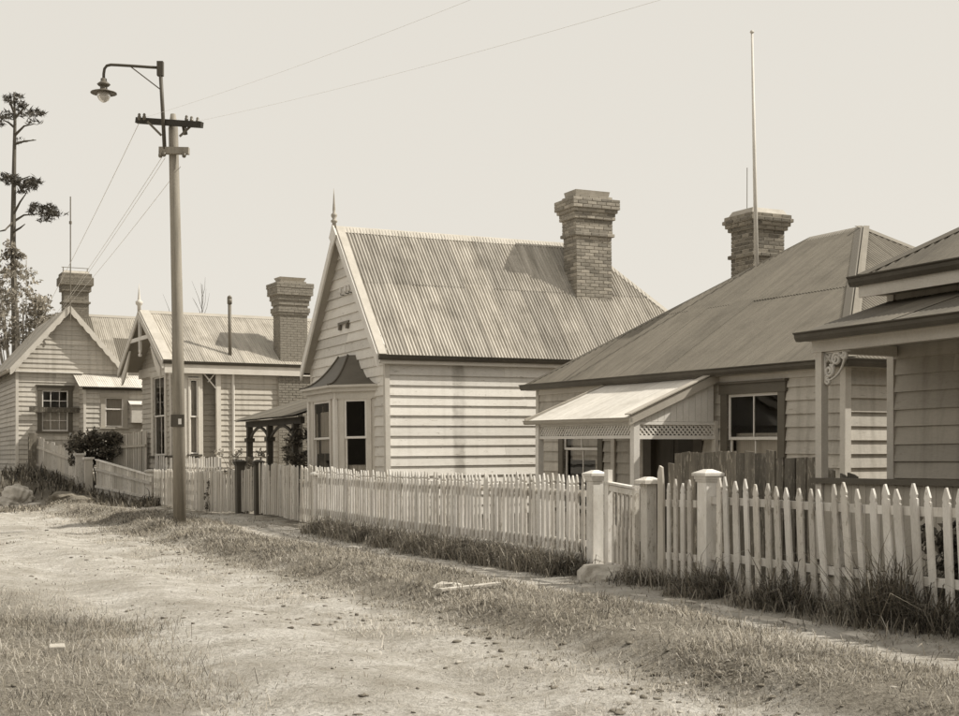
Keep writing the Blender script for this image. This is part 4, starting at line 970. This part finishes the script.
MB().bar((0,-.05,.9),(L,-.05,.9),.05,.07).build('rail', 'old_timber', o)
# --- dark timber garden porch beside the bay window house
vp = empty('garden_verandah', (0,0,0)); d = Vector((-math.sin(STREET), math.cos(STREET), 0)); r_ = Vector((math.cos(STREET), math.sin(STREET), 0))
V0 = at(300, HY, 30.6); V0.z = 0; vp.matrix_world = Matrix.Translation(V0) @ Matrix.Rotation(STREET,4,'Z'); tag(vp, 'dark timber verandah with arched brackets overgrown by a climber', 'verandah')
for yy in (.35, 2.35, 4.1):
    c = MB(); c.box(-.07,.07,yy-.07,yy+.07,-.1,2.3); c.box(-.11,.11,yy-.11,yy+.11,1.9,2.0); c.build('post', 'dark_timber', vp)
MB().box(-.05,.05,-.2,4.3,2.28,2.44).build('beam', 'dark_timber', vp)
for (ya, yb) in ((.35,2.35),(2.35,4.1)):
    m = MB(); n = 10
    for k in range(n):
        t0, t1 = k/n, (k+1)/n; f0 = 2.28-.33*(2*t0-1)**2; f1_ = 2.28-.33*(2*t1-1)**2
        m.bar((0,ya+(yb-ya)*t0,f0-.02),(0,ya+(yb-ya)*t1,f1_-.02),.05,.06)
    m.build('arch_bracket', 'dark_timber', vp)
roof(vp, 'verandah_roof', [(-.3,-.4,2.46),(-.3,4.55,2.46),(1.5,4.4,3.05),(1.5,-.4,3.05)], (0,1,0), 'iron_edge')
MB().box(1.44,1.5,-.4,.0,2.4,3.0).box(1.4,1.5,2.2,2.3,-.1,2.95).box(1.4,1.5,4.2,4.3,-.1,2.95).build('back_post', 'dark_timber', vp)

# ================================================================== lamp pole and wires
pb = at(180, 527, 25.6); pb.z = g1(pb.x, pb.y)
pole = tag(empty('lamp_pole', pb), 'tall wooden utility pole carrying a hooded street lamp and cross arms', 'utility pole')
def PW(px, py, dd=0): return at(px, py, 25.6+dd)-pb
top = PW(173, 114); MB().tube([Vector((0,0,-.3)), top*.5+Vector((.02,0,0)), top*.965, top], [.128,.112,.092,.05], 14).build('shaft', 'pole_timber', pole, smooth=True)
ca0, ca1 = PW(138.5,122,.25), PW(203.5,126.5,-.25); u = (ca1-ca0).normalized()
off = Vector((0,-.13,0))
MB().bar(ca0+off, ca1+off, .10, .11).build('cross_arm', 'dark_timber', pole)
MB().bar(PW(161,152)+off, PW(190.5,152.5)+off, .12, .13).build('cross_arm', 'pole_timber', pole)
for a_, b_ in ((PW(150,124), PW(164,138)), (PW(195,127), PW(182,139))): MB().bar(a_+off*1.6, b_+off*1.6, .012, .045).build('arm_brace', 'iron_grey', pole)
for q in (PW(141,118), PW(146,118), PW(193,121), PW(199,122), PW(188,120)): insul(pole, q+off, .035, 'insulator_dark')
for q in (PW(162.5,156), PW(166,155), PW(186,156)): insul(pole, q+off*1.3, .04, 'insulator_dark')
MB().tube([PW(166.5,151)+off*1.2, PW(164.5,110)+off*1.2, PW(162,66)+off*1.2], .038, 8).build('bracket_pipe', 'iron_dark', pole, smooth=True)
MB().box(*[c for pr in ((-.06,.06),(-.05,.05),(-.14,.14)) for c in pr]).build('bracket_clamp', 'iron_dark', pole).location = PW(162.3,71)+off*1.2
arm = [PW(162,70),PW(150,69.3),PW(135,68.2),PW(120,67.3),PW(113,67),PW(109,68),PW(106.8,71),PW(106,76),PW(106,82)]
MB().tube([p+off*1.2 for p in arm], .028, 8).build('lamp_arm', 'iron_dark', pole, smooth=True)
MB().tube([PW(133,69)+off*1.2, PW(163,92)+off*1.2], .012, 5).build('arm_stay', 'iron_grey', pole)
lh = PW(106,81)+off*1.2
lamp = MB().lathe([(.03,.02),(.06,.0),(.06,-.05),(.11,-.09),(.13,-.11),(.10,-.14),(.07,-.15),(.07,-.2),(.09,-.215),(.25,-.27),(.255,-.285),(.09,-.26)], lh, 16).build('lamp_hood', 'lamp_enamel', pole, smooth=True)
MB().lathe([(.105,-.25),(.13,-.30),(.125,-.36),(.09,-.42),(.03,-.46),(.005,-.465)], lh, 14).build('globe', 'lamp_glass', lamp, smooth=True)
for q in (PW(132.5,72.5), PW(158,100)):
    pass
MB().box(-.13,.13,-.14,-.10,-.1,.14).build('number_plate', 'iron_dark', pole).location = PW(179,422)
MB().box(-.03,.03,-.15,-.141,-.05,.06).build('plate_mark', 'porcelain', pole).location = PW(181.5,422)
MB().tube([PW(185.5,128)+off, PW(187,136)+off], .045, 8).build('fuse_pot', 'iron_dark', pole)
def wire(a, b, sag, label, r=.009, group=None):
    m = MB(); n = 24; a = Vector(a); b = Vector(b); pts = []
    for k in range(n+1):
        t = k/n; p = a+(b-a)*t; p.z -= sag*4*t*(1-t); pts.append(p-a)
    m.tube(pts, r, 5); o = m.build('power_line', 'wire', None, smooth=True); o.location = a; return tag(o, label, 'cable', group)
paint('wire', .8, rnd=0, bumps=0)
wire(at(146,117,25.45), at(640,-70,14), .1, 'thin cable from the cross arm\'s street end over the houses', .0022)
wire(at(198,121,25.3), at(860,-60,12), .1, 'thin cable from the cross arm\'s house end over the houses', .0022)
wire(at(139,123,25.7), at(22,352,47), .15, 'slack service wire from the upper cross arm to the scalloped gable house', .0065)
for k, (px, py, qx, qy, d) in enumerate(((162,157,44,330,47.5),(165,158,52,322,48),(181,166,62,312,48.5))):
    wire(at(px,py,25.5), at(qx,qy,d), .1, ['service wire from the lower cross arm, uppermost of three', 'service wire from the lower cross arm, middle of three', 'service wire from below the lower cross arm, lowest of three'][k], .0055)

# ================================================================== plants
def blades(name, pts, length, width, lean, mat, label, cat, parent=None, seg=2, zoff=-.01):
    """pts (n,2|3) bases; curved tapering blades as one mesh"""
    n = len(pts); pts = np.asarray(pts, float)
    if pts.shape[1] == 2: pts = np.concatenate([pts, gz(pts[:,0], pts[:,1])[:,None]], 1)
    L = np.asarray(length)*np.ones(n); Wd = np.asarray(width)*np.ones(n); a = rng.uniform(0, 2*np.pi, n); ln = lean*rng.uniform(.2, 1.4, n)
    dx, dy = np.cos(a), np.sin(a); tw = a+rng.uniform(.8, 2.3, n); wx, wy = np.cos(tw)*Wd/2, np.sin(tw)*Wd/2
    P0 = pts+[0,0,zoff]; mid = P0+np.stack([dx*ln*L*.35, dy*ln*L*.35, L*.62], 1); tip = P0+np.stack([dx*ln*L, dy*ln*L, L*(1-.32*np.minimum(ln,1.6))], 1)
    Wv = np.stack([wx, wy, np.zeros(n)], 1)
    V = np.stack([P0-Wv, P0+Wv, mid+Wv*.7, mid-Wv*.7, tip], 1).reshape(-1,3); b = np.arange(n)[:,None]*5
    me = bpy.data.meshes.new(name); F4 = np.concatenate([b+[0,1,2], b+[0,2,3], b+[3,2,4]], 0)
    o = link(name, raw_mesh(name, V, F4, 3), mat, parent)
    if label: tag(o, label, cat, kind='stuff')
    return o
def strip_pts(n, s0, s1, t0, t1, dens=None, power=1.0):
    s = s0+(s1-s0)*rng.uniform(0, 1, n)**power; t = rng.uniform(t0, t1, n)
    x = FG.x+FD.x*s+FR.x*t; y = FG.y+FD.y*s+FR.y*t
    if dens is not None:
        k = rng.uniform(0, 1, n) < dens(x, y, s, t); x, y = x[k], y[k]
    return np.stack([x, y], 1)
s_near, s_far = -9.5, 24.0
patch = lambda x, y, f, k: np.clip(.5+.75*wob(x, y, f, k, 5), 0, 1)
# verge between road and footpath
q = strip_pts(230000, s_near, s_far, -4.0, -1.2, lambda x,y,s,t: (sst(-3.9,-3.0,t)*sst(-1.25,-1.85,t))*(.25+.75*patch(x,y,1.6,3))**1.5, 1.5)
d_ = np.hypot(q[:,0], q[:,1]); blades('verge_grass', q, rng.gamma(3, .0125, len(q))*(.6+.9*patch(q[:,0],q[:,1],1.1,8)), .0035+.00034*d_, 1.5, 'grass_verge', 'rough grass on the verge between road and footpath', 'grass')
q = strip_pts(120000, s_near, s_far, -4.4, -1.2, lambda x,y,s,t: .9*patch(x,y,2.1,9)**2, 1.5)
d_ = np.hypot(q[:,0], q[:,1]); blades('verge_grass', q, rng.gamma(3, .013, len(q)), .003+.0003*d_, 1.7, 'grass_dry', 'dry pale grass mixed into the roadside verge', 'grass')
# dry stubble on the road
q = strip_pts(90000, s_near, 26, -11, -3.2, lambda x,y,s,t: .4*patch(x,y,.9,14)**2.2, 1.7)
d_ = np.hypot(q[:,0], q[:,1]); blades('road_stubble', q, rng.gamma(3, .008, len(q)), .004+.00035*d_, 1.3, 'grass_dry', 'short dry stubble on the dirt road', 'grass')
q = strip_pts(120000, s_near, 26, -11, -3.0, lambda x,y,s,t: (patch(x,y,2.6,6) > .86)*.4+.02, 1.7)
d_ = np.hypot(q[:,0], q[:,1]); blades('road_weeds', q, rng.gamma(2.5, .009, len(q)), .004+.0004*d_, 2.0, 'grass_verge', 'flat trodden weeds scattered over the dirt road', 'weeds')
q = strip_pts(60000, s_near, s_far, -3.5, -1.3, lambda x,y,s,t: (np.exp(-((t+2.9+.2*np.sin(s*1.3))/.16)**2)*(patch(x,y,1.4,12) > .5)+np.exp(-((t+1.55)/.12)**2)*(patch(x,y,1.7,5) > .55))*.95, 1.4)  # strips of grass added as the dark shade along the verge's drop edge
d_ = np.hypot(q[:,0], q[:,1]); blades('verge_edge_shade', q, rng.gamma(3, .024, len(q)), .004+.00034*d_, 1.4, 'grass_mid', 'grass strips along the verge edges standing in for the shade there', 'grass')
# grass in the near left corner
n = 90000; x = rng.uniform(-6.5, -1.2, n); y = rng.uniform(6.3, 13.5, n); t = tdist(x, y)
k = rng.uniform(0,1,n) < sst(-5.6,-6.6, t+.5*wob(x,y,.9,6,4))*(.15+.85*patch(x,y,1.3,17))*sst(13.5,10.5,y)
q = np.stack([x[k], y[k]], 1); blades('roadside_grass', q, rng.gamma(3, .016, len(q))*(.5+1.1*patch(q[:,0],q[:,1],2.2,1)), .005, 1.6, 'grass_verge', 'tufted grass bank on the near side of the road', 'grass')
k = rng.uniform(0,1,n) < .35*sst(-5.4,-6.4, t)*patch(x,y,1.9,2)
q = np.stack([x[k], y[k]], 1); blades('roadside_grass', q, rng.gamma(3, .018, len(q)), .004, 1.7, 'grass_dry', 'dry stalks in the near roadside grass', 'grass')
# weeds at the foot of the fences
def weeds(name, pxs, label, n, Lm, mat, spread=.16, t=-.16):
    P_ = []
    for px0, px1, w in pxs:
        a, b = fs(px0), fs(px1); m_ = int(n*w); s = rng.uniform(min(a,b), max(a,b), m_); tt = t+rng.normal(0, spread, m_)*.7
        cl = .3+.7*np.clip(.5+.9*np.sin(s*5.1+1)+.5*np.sin(s*11.3), 0, 1); kk = rng.uniform(0,1,m_) < cl; s, tt = s[kk], tt[kk]
        P_.append(np.stack([FG.x+FD.x*s+FR.x*tt, FG.y+FD.y*s+FR.y*tt], 1))
    q = np.concatenate(P_); d_ = np.hypot(q[:,0], q[:,1]); return blades(name, q, np.clip(rng.gamma(5, Lm/5, len(q)), .04, Lm*2.2), .006+.0003*d_, 1.1, mat, label, 'weeds')
weeds('fence_weeds', [(1230,955,.5),(940,905,.24),(905,850,.16),(845,770,.3),(745,700,.26),(690,628,.2),(598,560,.35),(560,430,.6),(430,320,.45)], 'dark weeds growing along the foot of the white picket fences', 7000, .13, 'grass_dark')
weeds('fence_weeds', [(960,900,.3),(900,840,.3),(840,760,.3),(740,700,.35),(590,545,.4),(545,330,.8)], 'paler grass among the weeds along the fence foot', 4500, .12, 'grass_verge', .26)
for (px, n_, Lm, lab) in ((902,900,.40,'big dark grass clump bursting through the leaning pickets'), (722,420,.26,'dark grass clump at the foot of the moulded white post'), (583,420,.2,'dark leafy clump beside the post where the gate hangs'), (800,520,.28,'dark grass clump below the wide pickets'), (947,420,.3,'dark grass clump at the verandah end of the fence')):
    c = fpt(fs(px), -.14); q = np.stack([c.x+rng.normal(0,.13,n_), c.y+rng.normal(0,.16,n_)], 1)
    o = blades('grass_clump', q, rng.gamma(5, Lm/5, n_), .011, 1.25, 'grass_dark', None, None); tag(o, lab, 'grass clump', 'grass clumps along the fence')
weeds('fence_weeds', [(590,545,.5),(545,470,.9),(470,400,.8),(400,325,.7)], 'bushy grey grass heaped along the foot of the long fence', 9000, .21, 'grass_mid', .2, t=-.24)
weeds('fence_weeds', [(955,880,.4),(880,800,.4),(800,705,.4),(690,640,.2)], 'dead pale stalks tangled in the weeds along the wide pickets', 1500, .2, 'grass_dry', .16)
q = strip_pts(60000, s_near, s_far, -1.7, -.2, lambda x,y,s,t: .5*(patch(x,y,1.9,16) > .62)*patch(x,y,3.1,4)+.03, 1.4)
d_ = np.hypot(q[:,0], q[:,1]); blades('path_grass', q, rng.gamma(3, .014, len(q)), .004+.00034*d_, 1.6, 'grass_mid', 'scruffy grass breaking through the dirt footpath', 'grass')
# bank growth at the far left
n = 16000; x = rng.uniform(-17.5,-9.5,n); y = rng.uniform(38.5,47,n); tl = (y-(40.2-(x+10.2)*1.05))   # below the far fence line
k = (tl < .1) & (tl > -2.6) & (rng.uniform(0,1,n) < np.exp(-((tl+.35)/.7)**2)+.12)
q = np.stack([x[k], y[k]], 1); blades('bank_growth', q, rng.gamma(4, .06, len(q)), .05, .7, 'grass_dark', 'dark scrubby growth on the bank below the far fence', 'scrub')
n = 14000; x = rng.uniform(-14.5,-9.8,n); y = rng.uniform(35.5,40.0,n); k = rng.uniform(0,1,n) < patch(x,y,.8,4)**2*.8; q = np.stack([x[k], y[k]], 1)
blades('bank_growth', q, rng.gamma(4, .022, len(q)), .03, .9, 'grass_verge', 'short grass on the rise beside the far road', 'grass')

def leaves(center, rad, n, size, shape=.5, asp=.45):
    """leaf faces filling an ellipsoid shell-ish volume; returns verts, quads"""
    v = rng.normal(0,1,(n,3)); v /= np.linalg.norm(v,axis=1)[:,None]; r = rng.uniform(0,1,n)**(shape)
    c = np.asarray(center)+v*r[:,None]*np.asarray(rad)
    a = rng.normal(0,1,(n,3)); a /= np.linalg.norm(a,axis=1)[:,None]; b = np.cross(a, rng.normal(0,1,(n,3))); b /= np.linalg.norm(b,axis=1)[:,None]
    sz = size*rng.uniform(.5,1.4,n)[:,None]; a *= sz; b *= sz*asp
    return np.stack([c-a, c+b, c+a, c-b], 1).reshape(-1,3)
def foliage(name, parent, blobs, size, mat, shape=.5, asp=.45):
    Vs = np.concatenate([leaves(c, r, n, size, shape, asp) for c, r, n in blobs]); return link(name, raw_mesh(name, Vs, np.arange(len(Vs)).reshape(-1,4), 4), mat, parent)
# tall pine behind the far house
D = 62.0
def TW(px, py, dd=0): return at(px, py, D+dd)-pt0
pt0 = at(15, HY, D); pt0.z = 0
pine = tag(empty('pine_tree', pt0), 'tall sparse pine with bare trunk behind the scalloped gable house', 'tree')
tr_ = MB(); tr_.tube([(0,0,-.2), TW(15,330), TW(13,240), TW(14,170), TW(15,120), TW(14,92)], [.17,.15,.13,.10,.07,.03], 8)
limbs = [((13,222),(24,215),(38,214)),((13,215),(20,202),(27,192)),((14,186),(20,180),(30,176)),((14,178),(8,176),(2,172)),((15,135),(24,126),(34,124)),((15,128),(8,122),(3,120)),((15,118),(22,110),(29,104)),((14,112),(9,100),(8,97)),((13,232),(20,228),(25,224)),((13,222),(5,230),(-4,232)),((15,144),(25,141),(36,140))]
for l in limbs: tr_.tube([TW(*l[0]), TW(*l[1], random.uniform(-.8,.3)), TW(*l[2], random.uniform(-1.4,.4))], [.07,.045,.02], 5)
bl = []
def tuft(px, py, rx, ry, n):
    """ragged spray: twigs fanning over the patch, a needle brush at each tip"""
    hub = TW(px, py+ry*.6)
    for k in range(max(6, int(rx*ry/1.7))):
        a = random.uniform(0,6.28); rr = random.uniform(.1,1.35)**.7
        tip = TW(px+rx*rr*math.cos(a), py+ry*rr*math.sin(a)*.85, random.uniform(-1.2,1.0))
        if k % 3 == 0: tr_.tube([hub, (hub+tip)/2+Vector((0,0,-.06)), tip], [.02,.012,.005], 4)
        bl.append((tip, (random.uniform(.1,.2),)*2+(random.uniform(.06,.13),), int(n*random.uniform(.04,.15))))
for (px,py,rx,ry,n) in ((14,99,8,5,120),(22,107,6,4,110),(36,112,6,4,130),(25,113,7,3,60),(43,113,3,2,70),(9,116,7,4,80),(22,140,10,3,20),(33,122,8,3,30),(12,180,8,5,90),(26,184,11,5,130),(34,181,6,4,110),(24,190,7,3,90),(44,210,12,6,130),(54,213,6,3,60),(46,219,8,3,70),(36,207,5,3,90),(66,213,2,1,20),(2,178,6,5,80),(-4,120,8,6,80)):
    tuft(px,py,rx,ry,n)
tr_.build('trunk', 'bark', pine)
foliage('crown', pine, bl, .15, 'leaf_pine', .6, .16)
# pale trees behind the far house
def bush(name, base, h, blobs, size, mat, label, cat='tree', stems=3, bark='bark', shape=.5, r=.08):
    o = tag(empty(name, base), label, cat); m = MB()
    for k in range(stems):
        c = Vector(blobs[k % len(blobs)][0]); m.tube([(random.uniform(-.1,.1),random.uniform(-.1,.1),-.1), c*.5+Vector((random.uniform(-.1,.1),0,0)), c+Vector((0,0,h*.06))], [r, r*.6, r*.25], 5)
    m.build('trunk', bark, o); foliage('crown', o, blobs, size, mat, shape); return o
b0 = at(22, HY, 56); b0.z = .8
bl2 = []
for k in range(84):
    px, py = random.uniform(-20,34), random.uniform(262,345)
    if px > 10 and py < 262+(px-10)*.4: continue
    bl2.append((at(px,py,56+random.uniform(-1.2,1.2))-b0, (.40,.4,.30), 34))
for k in range(34): bl2.append((at(random.uniform(32,50),random.uniform(298,330),56+random.uniform(-1,1))-b0, (.34,.35,.22), 34))
for k in range(16): bl2.append((at(random.uniform(6,24),random.uniform(243,268),56)-b0, (.26,.3,.2), 30))
bush('broadleaf_tree', b0, 8, bl2, .095, 'leaf_pale', 'pale loosely leaved tree beside the far house chimney', stems=26, r=.06, bark='bark_pale')
# bare saplings behind the trussed gable house
for (px, h_, lab) in ((172,276,'bare winter sapling seen beside the lamp pole above the roof'), (202,284,'bare winter sapling above the trussed gable roof')):
    c = at(px, HY, 58); c.z = 0; o = tag(empty('bare_tree', c), lab, 'tree'); m = MB(); tp = at(px, h_, 58)-c
    m.tube([(0,0,0), tp*.6, tp], [.06,.03,.008], 5)
    m.build('trunk', 'bark', o); m = MB()
    for k in range(12):
        t = random.uniform(.6,.95); a = tp*t; a2 = a+Vector((random.uniform(-.5,.5), random.uniform(-.3,.3), random.uniform(.6,1.3))); m.tube([a, (a+a2)/2+Vector((.05,0,-.05)), a2], [.014,.009,.004], 4)
    m.build('branches', 'bark', o)
# hedge over the far fence
b0 = pt_at(95, 44.4); bl3 = []
for k in range(120):
    px = random.uniform(70,121); lo = 464 if px < 108 else 457; py = random.uniform(431+abs(px-95)*.12,lo)
    bl3.append((at(px,py,44.3+random.uniform(-.4,.5))-b0, (random.uniform(.1,.3),.24,random.uniform(.08,.22)), 38))
bush('climbing_hedge', b0, 1.6, bl3, .07, 'leaf_dark', 'dark climber heaped over the fence below the lean-to', 'hedge', stems=4, r=.04)
# climber on the garden verandah
b0 = V0+Vector((.2,.1,0)); b0.z = 0; bl4 = [(Vector((random.gauss(-.15,.18), random.gauss(.1,.2), random.uniform(.1,2.1))), (.16,.2,.2), 55) for k in range(34)]
bl4 += [(Vector((-.6+random.gauss(0,.12), 1.3+random.gauss(0,.2), random.uniform(1.2,1.7))), (.12,.14,.1), 40) for k in range(7)]
bush('climbing_plant', b0, 2, bl4, .055, 'leaf_dark', 'leafy climber wound up the post of the dark verandah', 'plant', stems=5, r=.025)
# rose bush behind the leaning dark post
b0 = fpt(fs(232), .35); bl5 = [(Vector((random.gauss(0,.24), random.gauss(0,.2), random.uniform(.5,1.5))), (.13,.13,.12), 34) for k in range(26)]
bush('rose_bush', b0, 1.5, bl5, .045, 'leaf_rose', 'loose flowering bush behind the slat fence and leaning dark post', 'bush', stems=7, r=.015)
# ivy on the grey slat fence
b0 = fpt(fs(212), -.06); bl6 = [(Vector((random.gauss(0,.05), random.gauss(0,.35), random.uniform(.1,.95))), (.04,.09,.08), 14) for k in range(13)]
bush('creeper', b0, 1, bl6, .035, 'leaf_dark', 'thin creeper straggling up the grey slat fence by the pole', 'plant', stems=5, r=.01)
# shrubs in the verandah garden seen through the pickets
for (px, t_, lab) in ((905,.6,'dark shrub behind the leaning pickets by the balustrade'), (945,.55,'leafy shrub behind the last pickets by the balustrade'), (868,.7,'twiggy shrub behind the pickets near the verandah post')):
    b0 = fpt(fs(px), t_); bl7 = [(Vector((random.uniform(-.1,.4), random.uniform(-.2,.4), random.uniform(.1,.75))), (.11,.11,.12), 36) for k in range(16)]
    bush('garden_shrub', b0, .8, bl7, .05, 'leaf_dark', lab, 'shrub', stems=5, r=.012)

# ================================================================== stones, rubble, litter
c = at(15, 490, 41.8); rock('boulder', (c.x, c.y), .62, .5, .42, 21, 'stone_pale', 'large pale boulder on the bank below the far house', n=4, rough=.55)
c = at(40, 497, 41); rock('slab_stone', (c.x, c.y), .55, .35, .12, 33, 'stone_pale', 'flat pale slab lying beside the large boulder', n=2, flat=.5)
c = at(66, 505, 39.8); rock('earth_mound', (c.x, c.y), .6, .5, .3, 12, 'clod', 'rounded earth mound at the road bend', 'mound', n=4, rough=.5)
c = at(57, 655, 9.4); o = MB().hexa([(-.06,-.04,-.02),(.06,-.04,-.02),(.055,.045,-.02),(-.06,.04,-.02)],[(-.058,-.038,.035),(.056,-.04,.04),(.05,.04,.045),(-.055,.038,.038)]).build('stone_block', 'stone_pale', None, bevel=.006); o.location = (c.x, c.y, g1(c.x,c.y)+.02); o.rotation_euler = (.15,.05,.3); tag(o, 'small white stone block in the near roadside grass', 'stone')
a_ = at(452,607,1); c = at(470, 604, 12.7); o = MB().box(-.33,.33,-.035,.035,0,.03).build('loose_plank', 'stone_pale', None, bevel=.004); o.location = (c.x, c.y, g1(c.x,c.y)+.005); o.rotation_euler = (.03,-.05,.5); tag(o, 'short pale plank lying on the verge before the long fence', 'plank')
c = at(462, 604, 12.9); rock('pale_stone', (c.x-.12, c.y-.05), .14, .09, .05, 3, 'stone_pale', 'pale broken stone beside the short plank', rough=.3)
# footpath edging stones
for k, (px, t, L, w) in enumerate(((742,-.72,.5,.10),(785,-.70,.55,.12),(832,-.72,.45,.09),(868,-.66,.5,.1),(925,-.70,.5,.12),(700,-.74,.4,.08),(648,-.8,.3,.07),(540,-.75,.5,.09),(455,-.85,.5,.1),(400,-.8,.5,.12))):
    p = fpt(fs(px), t); o = link('edging_stone', rock_mesh(50+k, w, L*.5, .05, 2, .3, .3), 'stone_pale'); o.location = (p.x, p.y, p.z-.008); o.rotation_euler = (random.uniform(-.05,.05),random.uniform(-.05,.05),FA+random.uniform(-.15,.15)); tag(o, ['flat pale edging stone on the footpath by the wide pickets\' first lap', 'long flat edging stone on the footpath below the dark palings', 'flat edging stone on the footpath before the verandah post', 'flat edging stone on the footpath before the broken palings', 'flat edging stone on the footpath before the big dark grass clump', 'small edging stone on the footpath before the moulded white post', 'tiny edging stone on the footpath before the split capped post', 'flat edging stone on the footpath before the lattice porch corner', 'flat edging stone on the footpath before the stained side wall', 'broad edging stone on the footpath before the bay house corner'][k], 'stone', 'edging stones of the footpath')
# clods and pebbles
proto = [rock_mesh(100+i, 1, 1, .6, 2, .62) for i in range(6)]
def scatter(name, P_, size, mat, label, cat):
    Vs = []; Fs = []; b = 0
    data = [(np.array([v.co[:] for v in m.vertices]), np.array([p.vertices[:] for p in m.polygons])) for m in proto]
    for (x, y), s in zip(P_, np.minimum(size, .024)):
        v, f_ = data[rng.integers(6)]; a = rng.uniform(0,6.28); R = np.array([[math.cos(a),-math.sin(a),0],[math.sin(a),math.cos(a),0],[0,0,1]])
        Vs.append((v*s*rng.uniform(.6,1.4,3)*[1,1,.75])@R.T+[x, y, g1(x,y)+s*.2]); Fs.append(f_+b); b += len(v)
    o = link(name, raw_mesh(name, np.concatenate(Vs), np.concatenate(Fs), 3), mat); return tag(o, label, cat, kind='stuff')
q = strip_pts(3600, s_near, 14, -7.5, -3.1, lambda x,y,s,t: np.exp(-((t+3.4)/.5)**2)+.16*patch(x,y,1.2,20), 1.6); scatter('clods', q, rng.gamma(2.0,.0065,len(q)), 'clod', 'dark clods of earth scattered along the road edge', 'clods')
q = strip_pts(1500, s_near, 18, -7.5, -2.6, lambda x,y,s,t: .5*np.exp(-((t+3.4)/.7)**2)+.25, 1.6); scatter('pebbles', q, rng.gamma(2.0,.004,len(q)), 'stone_pale', 'small pale stones strewn over the dirt road', 'pebbles')
for (px, py, n_, sp_) in ((285,618,46,.42),(700,690,40,.35),(545,690,10,.25),(330,572,30,.4)):
    c = at(px, py, EYE*PXF/(py-HY)); q = np.stack([c.x+rng.normal(0,sp_*1.3,n_), c.y+rng.normal(0,sp_*.35,n_)], 1); scatter('clods', q, rng.gamma(1.6,.007,n_), 'clod', 'heap of dark clods turned up on the road at pixel patch' if 0 else 'loose patch of dark clods turned up beside the verge', 'clods')
# ================================================================== unseen dark slope added so the window panes have something to reflect
bm_ = MB(); n = 40; vs_ = []
for k in range(n+1):
    a = math.pi*(.645+1.335*k/n); R0 = 34+64*max(0, 1-k/14)
    for (rr, zz) in ((R0,-.3),(R0+4,3.5+1.2*math.sin(k*1.7)+.8*math.sin(k*.6)),(R0+12,8+1.5*math.sin(k*.9+1)),(R0+40,11+2*math.sin(k*.5))): vs_.append((rr*math.cos(a)*1.0, rr*math.sin(a)-4, zz))
bm_.add(vs_, [(k*4+i, (k+1)*4+i, (k+1)*4+i+1, k*4+i+1) for k in range(n) for i in range(3)])
leafy('reflection_hill_dark', .045, .2, 0); tag(bm_.build('reflection_hill', 'reflection_hill_dark', None, smooth=True), kind='structure')
